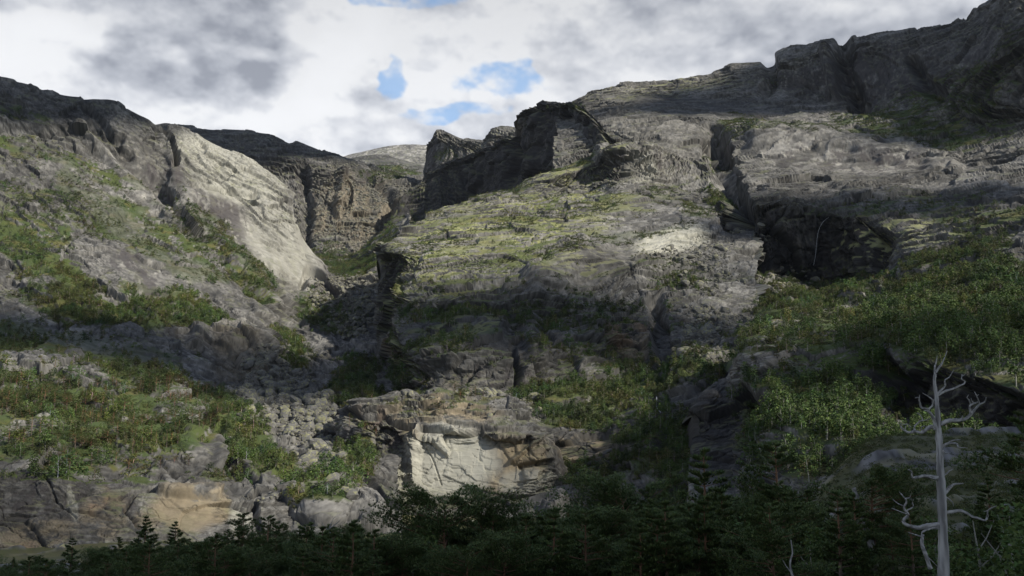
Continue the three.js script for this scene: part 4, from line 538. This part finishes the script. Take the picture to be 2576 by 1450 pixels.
function named(name) { const k = treeNumber[name] = (treeNumber[name] ?? -1) + 1; return k ? name + '_' + String(k).padStart(3, '0') : name; }
function tree(name, kit, x, y, z, s, turn, label, category, group) {
  const o = new THREE.Group(); o.name = named(name); o.position.set(x, y, z); o.scale.setScalar(s); o.rotation.y = turn;
  const t = new THREE.Mesh(kit.trunk, barkMat), c = new THREE.Mesh(kit.crown, leafMat); t.name = 'trunk'; c.name = 'crown'; o.add(t, c);
  scene.add(o); return mark(o, label, category, group);
}

// ---------------------------------------------------------------- hillside woods
{
  const kits = [1, 2, 3, 4, 5].map((k) => birch(40 + k, 330, 0.055)), pines = [1, 2, 3].map((k) => { const p = pine(70 + k, 6, k === 3 ? 0 : 2, 0.62); for (const g of [p.crown, p.trunk]) g.scale(1 / 6, 1 / 6, 1 / 6); return p; }), bushes = [1, 2, 3].map((k) => bush(90 + k, 46, 0.12));
  // a coarse depth chart of the hillsides, to know which trees can be seen
  const CW = 2576 / 7, CH = 1450 / 7, chart = new Float32Array(Math.ceil(CW + 1) * Math.ceil(CH + 1)).fill(1e9), W1 = Math.ceil(CW + 1);
  const project = (x, y, z) => { const cz = z * cp - y * sp, cy = y * cp + z * sp; return [CX + FOCAL * x / -cz, CY - FOCAL * cy / -cz]; };
  for (const s of PLANT) for (let i = 0; i < s.R * s.C; i++) { const p = project(s.P[3 * i], s.P[3 * i + 1], s.P[3 * i + 2]), a = Math.floor(p[0] / 7), b = Math.floor(p[1] / 7); if (a >= 0 && b >= 0 && a < CW && b < CH) { const k = b * W1 + a; chart[k] = Math.min(chart[k], -s.P[3 * i + 2]); } }
  const R = rng(4242), spots = [];
  for (const s of PLANT) {
    const kind = s.o.name;
    for (let r = s.BACK; r < s.R - 1; r++) for (let c = s.SIDE; c < s.C - s.SIDE - 1; c++) {
      const i = r * s.C + c, f = s.F[4 * i]; if (f < 0.03) continue;
      const j = i + 1, k = i + s.C, P = s.P, ax = P[3 * j] - P[3 * i], ay = P[3 * j + 1] - P[3 * i + 1], az = P[3 * j + 2] - P[3 * i + 2], bx = P[3 * k] - P[3 * i], by = P[3 * k + 1] - P[3 * i + 1], bz = P[3 * k + 2] - P[3 * i + 2];
      const area = Math.min(60, Math.hypot(ay * bz - az * by, az * bx - ax * bz, ax * by - ay * bx)), D = -P[3 * i + 2];
      const clump = fbm(P[3 * i] / 14 + 2, P[3 * i + 1] / 14, P[3 * i + 2] / 14, 3, 0.6), want = f * area * (kind === 'birch_terrace' ? 0.13 : 0.105) * ss(0.43, 0.56, clump + f * 0.11);
      if (R() > want) { if (R() < area * f * 0.42 * ss(0.46, 0.56, clump + f * 0.04)) spots.push({ b: 1, x: P[3 * i], y: P[3 * i + 1], z: P[3 * i + 2], h: (0.9 + 1.6 * R()) * (D > 1000 ? 1.5 : 1), D }); continue; }
      const q = project(P[3 * i], P[3 * i + 1], P[3 * i + 2]), shelf = kind === 'left_mountain' && q[1] > 960 && q[0] < 560, pineHere = shelf ? R() < 0.55 : kind === 'lower_cliff' ? R() < 0.5 : false;
      spots.push({ b: 0, pine: pineHere, x: P[3 * i] + (R() - 0.5), y: P[3 * i + 1] - 0.2, z: P[3 * i + 2] + (R() - 0.5), h: (kind === 'birch_terrace' || pineHere ? 2.6 + 5.4 * R() * R() + 1.2 * R() : 1.8 + 5.2 * R() * R() + R()) * (s.o.name === 'ridge_mountain' && q[1] < 480 ? 0.5 : kind === 'central_massif' && q[1] < 700 ? 0.5 : kind === 'left_mountain' && q[1] < 700 ? 0.75 : 1), D, where: kind, q });
    }
  }
  for (const t of spots) if (!t.b) { const q = project(t.x, t.y + t.h * 0.7, t.z), a = Math.floor(q[0] / 7), b = Math.floor(q[1] / 7); t.seen = a >= 0 && b >= 0 && a < CW && b < CH && q[1] < 1270 && chart[b * W1 + a] > t.D - 6 ? t.h / t.D : 0; }
  const words = { birch_terrace: ['small birch in the wood on the terrace right of the dome', 'birches of the terrace wood'], left_mountain: ['tree on the ledges and shelf of the left mountainside', 'trees of the left mountainside'], central_massif: ['leafy birch on the ledges of the central rock dome', 'birches on the central dome'], lower_cliff: ['tree growing along the top of the sunlit lower cliff', 'trees on the lower cliff'] };
  const single = (list, n) => list.filter((t) => t.seen > 0 && words[t.where]).sort((a, b) => b.seen - a.seen).slice(0, n).forEach((t) => { t.own = 1; });
  single(spots.filter((t) => !t.b && !t.pine), 290); single(spots.filter((t) => t.pine), 90);
  for (const t of spots) if (t.own) { const w = words[t.where]; tree(t.pine ? 'hillside_pine' : 'birch_tree', (t.pine ? pines : kits)[Math.floor(R() * (t.pine ? 3 : 5))], t.x, t.y, t.z, t.h, R() * 6.283, (t.h > 6.4 ? 'tall ' : t.h > 5.2 ? 'middling ' : 'small ') + (t.pine ? 'slender pine' : 'leafy birch') + (t.where === 'birch_terrace' ? (t.q[1] > 1040 ? ' low on the slope under the terrace' : t.q[1] > 980 ? ' halfway up under the terrace' : t.q[1] > 900 ? ' close under the terrace rim' : ' on top of the terrace') + (t.q[0] > 2480 ? ', near the right edge' : t.q[0] > 2330 ? ', behind the dead tree' : t.q[0] > 2200 ? ', just left of the dead tree' : t.q[0] > 2080 ? ', above the flat-crowned pine' : t.q[0] > 1960 ? ', above the shaggy pine' : ', beside the dark ravine') : t.where === 'left_mountain' ? (t.q[0] > 480 ? ' in the gully between left cliff and scree' : t.q[0] > 360 ? ' on the shelf above the tan left cliff' : t.q[0] > 180 ? ' on the shelf above the rust-stained cliff' : ' on the shelf at the left edge') + (t.q[1] > 1150 ? ', close to its rim' : t.q[1] > 1090 ? ', in its middle' : ', high up') : t.where === 'lower_cliff' ? ' along the top of the sunlit lower cliff' : ' on the ledges of the central rock dome'), t.pine ? 'pine' : 'birch', (t.pine ? 'pines' : 'birches') + w[1].slice(w[1].indexOf(' '))); }
  const M = new THREE.Matrix4(), qn = new THREE.Quaternion(), up = V(0, 1, 0), tint = new THREE.Color();
  const mass = (name, geos, mat, list, label) => geos.forEach((g, n) => {
    const mine = list.filter((_, i) => i % geos.length === n); if (!mine.length) return;
    const im = new THREE.InstancedMesh(g, mat, mine.length); im.name = named(name);
    mine.forEach((t, i) => { qn.setFromAxisAngle(up, (i * 2.399) % 6.283); const w = t.h * mix(0.85, 1.25, (i * 0.618) % 1); im.setMatrixAt(i, M.compose(V(t.x, t.y, t.z), qn, V(w, t.h, w))); const k = mix(0.45, 1.25, (i * 0.377) % 1) * mix(0.6, 1.35, vn(t.x / 20, 3, t.z / 20)), y = mix(0.7, 1.6, vn(t.x / 9 + 40, t.y / 9, t.z / 9)); im.setColorAt(i, tint.setRGB(k * y, k, k * mix(1.3, 0.8, (i * 0.531) % 1))); });
    scene.add(im); mark(im, label, null, null, 'stuff');
  });
  const rest = spots.filter((t) => !t.b && !t.own);
  mass('hillside_wood', kits.map((k) => mergeGeometries([k.crown, k.trunk].map((g) => { const c = g.index ? g.toNonIndexed() : g; return c; }))), leafMat, rest.filter((t) => !t.pine), 'birch scrub clothing the mountainsides');
  mass('hillside_pinewood', pines.map((k) => mergeGeometries([k.crown, k.trunk].map((g) => { const c = g.index ? g.toNonIndexed() : g; return c; }))), leafMat, rest.filter((t) => t.pine), 'scattered pines clothing the left shelf');
  mass('low_scrub', bushes, leafMat, spots.filter((t) => t.b), 'dwarf shrubs in the cracks and on the ledges');
}
// ---------------------------------------------------------------- scree: loose boulders below the cliffs
{
  const stoneMat = new THREE.MeshStandardMaterial({ vertexColors: true, roughness: 0.95 });
  const stone = (seed) => {
    const R = rng(seed), g = new THREE.IcosahedronGeometry(0.5, 2), p = g.attributes.position, cuts = [], col = [], sx = mix(0.8, 1.3, R()), sy = mix(0.55, 0.9, R());
    for (let i = 0; i < 11; i++) { const a = R() * 6.283, y = R() * 2 - 1, s = Math.sqrt(1 - y * y); cuts.push([Math.cos(a) * s, y, Math.sin(a) * s, 0.26 + 0.14 * R()]); }
    for (let i = 0; i < p.count; i++) {
      let v = V(p.getX(i), p.getY(i), p.getZ(i)), k = 1;
      for (const c of cuts) { const d = v.x * c[0] + v.y * c[1] + v.z * c[2]; if (d > c[3]) k = Math.min(k, c[3] / d); }
      p.setXYZ(i, v.x * k * sx * 1.3, v.y * k * sy * 1.3, v.z * k * 1.3);
    }
    g.computeVertexNormals();
    for (let i = 0; i < p.count; i += 3) { const k = mix(0.8, 1.15, R()), l = p.getY(i) > 0.15 && R() < 0.35 ? 1 : 0; for (let j = 0; j < 3; j++) col.push(mix(0.118, 0.185, l) * k, mix(0.115, 0.182, l) * k, mix(0.107, 0.11, l) * k); }
    g.setAttribute('color', new THREE.Float32BufferAttribute(col, 3)); return g;
  };
  const kits = [1, 2, 3, 4, 5, 6].map((k) => stone(300 + k)), R = rng(99), list = [];
  for (const s of PLANT) for (let r = s.BACK; r < s.R - 1; r++) for (let c = s.SIDE; c < s.C - s.SIDE - 1; c++) {
    const i = r * s.C + c, f = s.F[4 * i + 2]; if (f < 0.15) continue;
    const P = s.P, j = i + 1, k = i + s.C, area = Math.min(30, Math.hypot(P[3 * j] - P[3 * i], P[3 * j + 1] - P[3 * i + 1], P[3 * j + 2] - P[3 * i + 2]) * Math.hypot(P[3 * k] - P[3 * i], P[3 * k + 1] - P[3 * i + 1], P[3 * k + 2] - P[3 * i + 2]));
    if (R() < f * area * 0.17 && s.N[3 * i + 1] > 0.15) list.push({ x: P[3 * i], y: P[3 * i + 1], z: P[3 * i + 2], s: Math.min(6.5, 0.35 + 0.5 * Math.pow(R() + 0.012, -0.72)) * (s.o.name === 'lower_cliff' ? 0.5 : 1), w: s.o.name, D: -P[3 * i + 2] });
  }
  const words = { left_mountain: 'in the scree left of the dome', central_massif: 'among the rubble on the central dome', lower_cliff: 'on the broken top of the sunlit lower cliff', ridge_mountain: 'on the rubble below the waterfall wall', gorge_floor: 'on the floor of the gorge', gorge_head_mountain: 'under the cliff that closes the gorge' };
  list.sort((a, b) => b.s / b.D - a.s / a.D);
  const one = (t, n) => { const m = new THREE.Mesh(kits[n % 6], stoneMat); m.name = named('boulder'); m.position.set(t.x, t.y + t.s * 0.12, t.z); m.scale.setScalar(t.s); m.rotation.set(R() * 0.6, R() * 6.283, R() * 0.6); scene.add(m); mark(m, (t.s > 5 ? 'huge ' : t.s > 3.4 ? 'large ' : t.s > 2.2 ? 'middling ' : 'small ') + 'boulder ' + (words[t.w] || 'on the mountainside') + (t.w === 'left_mountain' ? (t.D > 740 ? ', at its sunlit top' : t.D > 600 ? ', in its shaded upper part' : t.D > 480 ? ', in its middle' : t.D > 380 ? ', in its lower part' : ', at its lower end') + (t.x / t.D > -0.23 ? ', dome side' : ', mountain side') : t.w === 'central_massif' ? (t.x / t.D > 0.19 ? ', beside the ravine' : t.x / t.D > 0.08 ? ', on its right side' : ', above the lower cliff') : ''), 'boulder', 'boulders ' + (words[t.w] || 'on the mountainside')); };
  list.slice(0, 280).forEach(one);
  const rest = list.slice(280), M = new THREE.Matrix4(), q = new THREE.Quaternion(), e = new THREE.Euler(), tint = new THREE.Color();
  kits.forEach((g, n) => { const mine = rest.filter((_, i) => i % 6 === n), im = new THREE.InstancedMesh(g, stoneMat, mine.length); im.name = named('scree'); mine.forEach((t, i) => { q.setFromEuler(e.set(R() * 0.7, R() * 6.283, R() * 0.7)); im.setMatrixAt(i, M.compose(V(t.x, t.y + t.s * 0.1, t.z), q, V(t.s, t.s, t.s))); const k = mix(0.6, 1.25, R()); im.setColorAt(i, tint.setRGB(k, k * 0.99, k * 0.96)); }); scene.add(im); mark(im, 'loose stones of the scree slopes', null, null, 'stuff'); });
}

// ---------------------------------------------------------------- foreground forest
const groundAt = (px, D) => { const x = (px - CX) / FOCAL * D / cp; return [x, groundY(x, -D), -D]; };
{
  const R = rng(7), kits = { 0: [], 1: [], 2: [] };
  for (let i = 0; i < 3; i++) kits[0].push(pine(110 + i, 7, 0, 1.25)); for (let i = 0; i < 4; i++) kits[1].push(pine(120 + i, 5, 1, 1.1)); for (let i = 0; i < 4; i++) kits[2].push(pine(130 + i, 7, 2, 1.25));
  const put = (px, topY, D, kind, label, n) => { const g = groundAt(px, D), top = at(px, topY, D)[1], h = top - g[1], k = kits[kind][n ?? Math.floor(R() * kits[kind].length)]; if (h < 1.2) return; return tree('pine_tree', k, g[0], g[1] - 0.1, g[2], h / k.H, R() * 6.283, label, 'pine', 'pines of the shaded foreground wood'); };
  put(1125, 1203, 66, 0, 'broad umbrella-crowned pine with a red stem before the sunlit cliff', 0);
  put(1212, 1216, 70, 0, 'rounded pine touching the right side of the umbrella-crowned pine', 1);
  put(1562, 1182, 86, 0, 'round-topped dark pine left of the paired crown before the dark ravine', 2);
  put(1618, 1186, 92, 0, 'round-topped pine, right one of the pair before the dark ravine', 1);
  put(1757, 1128, 82, 1, 'pointed young pine standing against the dark ravine cliff', 0);
  put(1925, 1108, 74, 2, 'tall shaggy pine in front of the wooded slope below the terrace', 1);
  put(2155, 1158, 50, 0, 'flat-crowned pine with a forked rust-red stem left of the dead tree', 2);
  put(2552, 1032, 46, 2, 'tallest green pine, at the right edge of the picture', 3);
  put(2440, 1198, 62, 1, 'small pine just right of the dead tree', 1);
  put(2072, 1232, 44, 1, 'dense dark young pine below the flat-crowned pine', 2);
  put(1914, 1256, 40, 2, 'thin pine with a bare lower stem near the bottom edge', 0);
  put(405, 1296, 118, 1, 'slim pointed pine before the tan cliff on the left', 3);
  put(478, 1312, 122, 1, 'slim pine beside the pointed one before the tan cliff', 0);
  put(232, 1352, 105, 1, 'small pointed pine before the dark left cliff', 1);
  put(345, 1350, 108, 1, 'pointed pine between the dark and tan cliffs on the left', 2);
  put(640, 1288, 110, 2, 'pine at the right end of the tan cliff on the left', 2);
  put(700, 1296, 104, 2, 'bushy pine below the rock outcrop left of the scree', 1);
  const line = pchip([-60, 0, 200, 300, 400, 500, 600, 650, 750, 850, 950, 1020, 1300, 1500, 1650, 1750, 1850, 1950, 2100, 2250, 2400, 2600], [1400, 1400, 1388, 1372, 1350, 1352, 1330, 1316, 1310, 1306, 1300, 1296, 1280, 1258, 1252, 1236, 1212, 1205, 1215, 1270, 1260, 1200]);
  let made = 0;
  for (let t = 0; t < 4000 && made < 270; t++) {
    const px = -40 + 2660 * R(), D = px > 2000 ? 40 + 45 * R() : 50 + 95 * R(), y = line(px) + 2 + (made % 3 ? 70 : 150) * Math.pow(R(), 1.4), g = groundAt(px, D), h = at(px, y, D)[1] - g[1];
    if (h < 2.4 || h > 9.5 || (px > 1950 && R() < 0.72) || (px < 640 && px > 160 && y > 1385 && R() < 0.75)) continue;
    if (Math.abs(px - 2365) < 90 && D < 60) continue;
    const kind = R() < 0.2 ? 0 : R() < 0.5 ? 1 : 2, side = [[160, 'below the dark left cliff'], [380, 'below the rust-stained left cliff'], [560, 'below the tan left cliff'], [680, 'below the pale end of the left cliff'], [820, 'below the outcrop left of the scree'], [960, 'left of the lower cliff'], [1060, 'left of the umbrella-crowned pine'], [1190, 'under the umbrella-crowned pine'], [1300, 'below the pale lower cliff'], [1420, 'below the right end of the lower cliff'], [1540, 'left of the paired round crowns'], [1660, 'under the paired round crowns'], [1780, 'before the dark ravine'], [1890, 'left of the shaggy tall pine'], [2000, 'beside the shaggy tall pine'], [2240, 'near the flat-crowned pine'], [2440, 'beside the dead tree'], [9999, 'at the right edge']].find((e) => px < e[0])[1], row = D < 70 ? 'front' : D < 105 ? 'middle' : 'back';
    put(px, y, D, kind, (h > 6 ? 'tall' : h > 4 ? 'medium' : 'low') + (kind === 0 ? ' round-crowned pine' : kind === 1 ? ' conical young pine' : ' ragged pine') + ' in the ' + row + ' row, ' + side); made++;
  }
  // birches and bushes of the heath
  const bk = [1, 2, 3, 4].map((k) => birch(500 + k, 1500, 0.028, 0.42));
  const spots = [[2420, 1285, 38], [2480, 1270, 36], [2530, 1300, 33], [2300, 1290, 46], [2250, 1260, 52], [2000, 1330, 46], [1780, 1300, 58], [1700, 1310, 62], [960, 1330, 70], [1050, 1345, 62], [2568, 1330, 30], [1820, 1290, 70], [1480, 1300, 72], [1390, 1330, 66]];
  spots.forEach(([px, y, D], i) => { const g = groundAt(px, D), h = at(px, y, D)[1] - g[1]; if (h > 0.8) tree('foreground_birch', bk[i % 4], g[0], g[1] - 0.05, g[2], h, R() * 6.283, 'loose-leaved birch with thin stems ' + (px > 2400 ? 'right of the dead tree' : px > 1950 ? 'left of the dead tree' : 'among the foreground pines'), 'birch', 'birches of the foreground'); });
  const bu = [1, 2, 3].map((k) => bush(600 + k, 130, 0.05)), n = 9000, M = new THREE.Matrix4(), q = new THREE.Quaternion(), tint = new THREE.Color();
  bu.forEach((g, k) => {
    const im = new THREE.InstancedMesh(g, leafMat, n); im.name = named('heath_shrub');
    for (let i = 0; i < n; i++) { const D = 14 + 150 * Math.pow(R(), 1.4), b = (R() - 0.5) * 1.5, x = b * D, y = groundY(x, -D), s = (0.35 + 0.75 * R()) * (D > 60 ? 1.5 : 1); q.setFromAxisAngle(V(0, 1, 0), R() * 6.283); im.setMatrixAt(i, M.compose(V(x, y - 0.03, -D), q, V(s, s * mix(0.7, 1.3, R()), s))); const c = mix(0.55, 1.05, R()); im.setColorAt(i, tint.setRGB(c * mix(0.9, 1.3, R()), c, c * 0.9)); }
    scene.add(im); mark(im, 'heather and dwarf shrubs on the foreground ground', null, null, 'stuff');
  });
  const L = new Leaves(), RR = rng(12); for (let i = 0; i < 40; i++) { const a = RR() * 6.283, r = 0.12 * RR(), k = mix(0.7, 1.2, RR()); L.blade(Math.cos(a) * r, 0, Math.sin(a) * r, Math.cos(a) * 0.1 * RR(), 0.18 + 0.2 * RR(), Math.sin(a) * 0.1 * RR(), 0.006, [0.09 * k, 0.11 * k, 0.03 * k]); }
  const gm = new THREE.InstancedMesh(L.geometry(), leafMat, 16000); gm.name = 'grass';
  for (let i = 0; i < 16000; i++) { const D = 14 + 60 * Math.pow(R(), 1.2), b = 0.1 + R() * 0.65, x = b * D, s = 0.7 + 0.8 * R(); q.setFromAxisAngle(V(0, 1, 0), R() * 6.283); gm.setMatrixAt(i, M.compose(V(x, groundY(x, -D) - 0.02, -D), q, V(s, s, s))); const c = mix(0.6, 1.3, R()); gm.setColorAt(i, tint.setRGB(c * 1.1, c, c)); }
  scene.add(gm); mark(gm, 'tufted grass on the foreground heath', null, null, 'stuff');
}

// ---------------------------------------------------------------- dead trees
{
  const R = rng(31), silver = new THREE.MeshStandardMaterial({ vertexColors: true, roughness: 0.8 });
  const grey = (t, a) => { const k = mix(0.45, 1.35, ss(0.3, 0.7, fbm(a * 22 + t * 9, t * 14, 3, 3))); return [0.31 * k, 0.302 * k, 0.288 * k]; };
  const limb = (pts, D, wob, z0, sides) => {             // [x, y, width] in the survey's enlarged sheet of the dead tree
    const smooth = new THREE.CatmullRomCurve3(pts.map((p, i) => V(...at(2212.5 + p[0] * 0.4153, 847.4 + p[1] * 0.4153, D + z0 + wob * i * (R() * 0.6 + 0.7)))), false, 'centripetal');
    const m = Math.max(6, pts.length * 5), P = smooth.getPoints(m), w0 = pts[0][2], w1 = pts[pts.length - 1][2] || 3;
    return tube(P, P.map((_, i) => { const f = i / m * (pts.length - 1), k = Math.min(pts.length - 2, Math.floor(f)), a = pts[k][2] ?? mix(w0, w1, k / (pts.length - 1)), b = pts[k + 1][2] ?? mix(w0, w1, (k + 1) / (pts.length - 1)); return mix(a, b, f - k) * 0.4153 * D / FOCAL / 2 * (sides > 10 ? 0.88 : 1.08) * mix(0.9, 1.12, R()); }), sides || 7, grey, R);
  };
  const D = 30, o = new THREE.Group(); o.name = 'dead_tree'; const foot = at(2375, 1455, D); const origin = V(foot[0], foot[1] - 0.4, foot[2]); o.position.copy(origin); scene.add(o);
  const add = (name, g, parent) => { g.translate(-origin.x, -origin.y, -origin.z); const m = new THREE.Mesh(g, silver); m.name = name; parent.add(m); return m; };
  add('trunk', limb([[392, 1540, 84], [390, 1450, 70], [386, 1250, 64], [383, 1080, 58], [375, 900, 52], [368, 740, 46], [362, 620, 42], [358, 540, 36], [350, 430, 28], [345, 350, 24], [335, 280, 20], [338, 230, 18], [360, 190, 14], [378, 165, 11], [395, 130, 8], [412, 85, 4]], D, 0, 0, 14), o);
  const main = [
    [[[340, 245, 12], [336, 190], [345, 155], [352, 115, 4]], 0.02, []],
    [[[352, 350, 14], [375, 325], [400, 295], [398, 265], [425, 245], [452, 200, 4]], -0.05, []],
    [[[350, 358, 14], [400, 330], [450, 315], [490, 295], [515, 285], [518, 270], [500, 258], [502, 230, 5]], 0.08, [[[502, 240, 5], [518, 232, 3]]]],
    [[[372, 530, 26], [420, 510], [480, 507], [530, 495], [560, 465], [585, 435], [610, 410], [640, 395], [648, 368, 5]], -0.06, [[[555, 470, 13], [550, 420], [575, 405], [600, 395], [590, 360], [578, 335, 4]], [[553, 405, 9], [545, 385], [532, 370], [542, 352, 4]], [[578, 405, 8], [560, 388], [556, 372, 3]], [[590, 362, 5], [603, 350, 3]], [[493, 500, 8], [507, 480, 4]], [[608, 410, 7], [602, 380, 3]]]],
    [[[358, 565, 26], [320, 545], [290, 560], [260, 580], [215, 575], [180, 582], [150, 565], [130, 545], [125, 530, 6]], 0.04, [[[215, 574, 12], [213, 548], [245, 515], [262, 505], [250, 478], [228, 462, 4]], [[255, 510, 8], [285, 506], [306, 498, 4]], [[190, 548, 7], [170, 532], [145, 532], [128, 528, 4]], [[158, 562, 6], [160, 540, 4]], [[262, 578, 7], [255, 550], [275, 542], [284, 548, 4]]]],
    [[[340, 565, 22], [334, 510], [310, 465], [290, 440], [255, 430], [245, 395], [240, 370], [216, 372, 4]], -0.05, [[[298, 442, 12], [325, 412], [322, 385], [300, 365], [262, 342, 4]], [[240, 378, 6], [246, 352, 3]], [[305, 460, 8], [285, 450], [270, 448, 4]], [[322, 400, 8], [332, 380, 4]]]],
    [[[366, 690, 18], [400, 655], [440, 645], [470, 650], [480, 670], [535, 675, 4]], -0.08, [[[398, 655, 9], [440, 632], [495, 624, 4]], [[385, 690, 9], [400, 705], [432, 706, 4]], [[470, 652, 6], [482, 655, 3]]]],
    [[[362, 858, 24], [310, 850], [270, 845], [230, 852], [200, 852], [196, 820], [172, 805, 5]], -0.06, [[[300, 850, 8], [325, 860], [345, 865, 5]]]],
    [[[380, 845, 12], [405, 832], [425, 815], [448, 803, 4]], 0.06, []],
    [[[395, 950, 24], [425, 918], [450, 897], [510, 890, 6]], 0.05, []],
    [[[398, 1066, 20], [440, 1062], [490, 1055], [530, 1070], [560, 1090], [600, 1100], [640, 1115], [655, 1095], [660, 1052], [690, 1035], [712, 1026, 4]], -0.05, [[[660, 1055, 6], [632, 1060, 3]], [[648, 1108, 6], [650, 1085, 3]]]],
    [[[372, 1142, 28], [300, 1145], [240, 1160], [200, 1152], [160, 1137], [145, 1115], [175, 1080], [150, 1040], [165, 1000], [150, 975], [130, 952, 5]], -0.04, [[[165, 1075, 8], [120, 1058], [75, 1040, 4]], [[155, 1030, 8], [110, 1010], [80, 984, 4]], [[165, 1055, 9], [205, 1030], [200, 1002, 4]], [[155, 982, 7], [185, 975], [190, 960, 3]], [[140, 960, 5], [120, 940, 3]]]],
    [[[380, 1158, 18], [310, 1163], [265, 1182], [255, 1196, 6]], -0.1, []],
    [[[400, 970, 10], [428, 990], [445, 1005], [450, 1030, 3]], 0.05, []],
  ];
  for (const [pts, wob, twigs] of main) { const b = add('branch', limb(pts, D, wob, 0), o); for (const t of twigs) add('twig', limb(t, D, wob, wob * pts.length * 0.5, 5), b); }
  mark(o, 'tall silver-grey dead tree with twisted bare branches', 'dead tree');
  const plain = (name, list, label) => {                 // smaller dead stems, points in the survey's own units
    const g0 = at(...list[0][0].slice(0, 2), list[0][1]), og = V(...g0), q = new THREE.Group(); q.name = named(name); q.position.copy(og); scene.add(q);
    list.forEach((l, n) => { const P = new THREE.CatmullRomCurve3(l.filter(Array.isArray).map((p) => V(...at(p[0], p[1], l[1])))).getPoints(16), g = tube(P, P.map((_, i) => mix(l[2], l[3], i / 16)), 6, grey, R); g.translate(-og.x, -og.y, -og.z); const m = new THREE.Mesh(g, silver); m.name = n ? 'branch' : 'trunk'; q.add(m); });
    mark(q, label, 'dead tree');
  };
  // each stem: [first point, distance, start radius, end radius, more points]
  plain('dead_sapling', [[[2196, 1388], 50, 0.2, 0.11, [2186, 1350], [2170, 1300], [2157, 1255], [2148, 1228]], [[2172, 1310], 50, 0.06, 0.02, [2155, 1318], [2128, 1325], [2118, 1312]], [[2160, 1270], 49.8, 0.05, 0.015, [2146, 1282], [2140, 1268]]], 'pale leaning dead trunk beneath the flat-crowned pine');
  plain('dead_sapling', [[[2341, 1432], 29, 0.07, 0.05, [2330, 1398], [2320, 1370], [2322, 1345]], [[2322, 1352], 29, 0.03, 0.01, [2300, 1345], [2285, 1340]], [[2330, 1398], 29, 0.02, 0.008, [2345, 1412], [2358, 1425]]], 'thin crooked dead stem at the foot of the tall dead tree');
  plain('dead_sapling', [[[838, 1375], 75, 0.09, 0.05, [834, 1352], [828, 1335], [832, 1318]], [[830, 1338], 75, 0.05, 0.015, [815, 1325], [808, 1310]], [[830, 1330], 75, 0.05, 0.015, [846, 1318], [856, 1308]], [[820, 1330], 75, 0.03, 0.01, [805, 1330], [795, 1322]], [[832, 1322], 75, 0.03, 0.01, [838, 1306], [848, 1298]]], 'small white dead tree with forked twigs among the pines left of the umbrella-crowned pine');
  plain('dead_sapling', [[[1994, 1452], 36, 0.05, 0.02, [1988, 1420], [1994, 1390], [1990, 1360]], [[1990, 1440], 36, 0.03, 0.01, [1978, 1425], [1970, 1410]]], 'bare forked sapling on the grass at the bottom edge');
  plain('dead_sapling', [[[1390, 1452], 60, 0.05, 0.015, [1386, 1420], [1380, 1385]], [[1387, 1425], 60, 0.025, 0.008, [1398, 1412], [1402, 1400]], [[1386, 1415], 60, 0.02, 0.008, [1376, 1405]]], 'spindly dead stem below the middle of the foreground wood');
}

// ---------------------------------------------------------------- waterfalls
{
  const foam = new THREE.MeshStandardMaterial({ color: new THREE.Color().setRGB(0.5, 0.52, 0.54), roughness: 0.6 });
  const fall = (pts, back, width, label) => {
    const o = new THREE.Group(); o.name = named('waterfall'); scene.add(o);
    const P = new THREE.CatmullRomCurve3(pts.map((p) => { const D = back(p[0], p[1]); return V(...at(p[0], p[1], D)); })).getPoints(40), R = rng(5);
    for (let k = 0; k < 3; k++) { const off = V((k - 1) * width * 0.8, 0, k * 0.2), g = tube(P.map((p, i) => p.clone().add(off).add(V((R() - 0.5) * width, 0, 0))), P.map((_, i) => width * mix(0.5, 0.9, R()) * (k === 1 ? 1 : 0.5)), 5, () => [1, 1, 1]); const m = new THREE.Mesh(g, foam); m.name = 'strand'; o.add(m); }
    mark(o, label, 'waterfall');
  };
  const depth = (px, py) => { let best = 1e9; for (const s of PLANT) for (let i = 0; i < s.R * s.C; i++) { const z = s.P[3 * i + 2], y = s.P[3 * i + 1], cz = z * cp - y * sp, qx = CX + FOCAL * s.P[3 * i] / -cz - px, qy = CY - FOCAL * (y * cp + z * sp) / -cz - py; if (qx * qx + qy * qy < 16 && -z < best) best = -z; } return clamp(best, 300, 800) - 1.2; };
  fall([[2086, 546], [2070, 560], [2060, 580], [2056, 600], [2052, 640], [2047, 668]], (px, py) => clamp(depth(px, py), 735, 772), 0.085, 'thin white waterfall down the dark hollow cliff on the right');
  fall([[1653, 967], [1652, 1000], [1652, 1024], [1662, 1038]], depth, 0.15, 'short white waterfall into the dark ravine at the foot of the dome');
}
scene.fog = new THREE.FogExp2(new THREE.Color(0.72, 0.82, 1.0), 0.00001);
renderer.render(scene, camera);
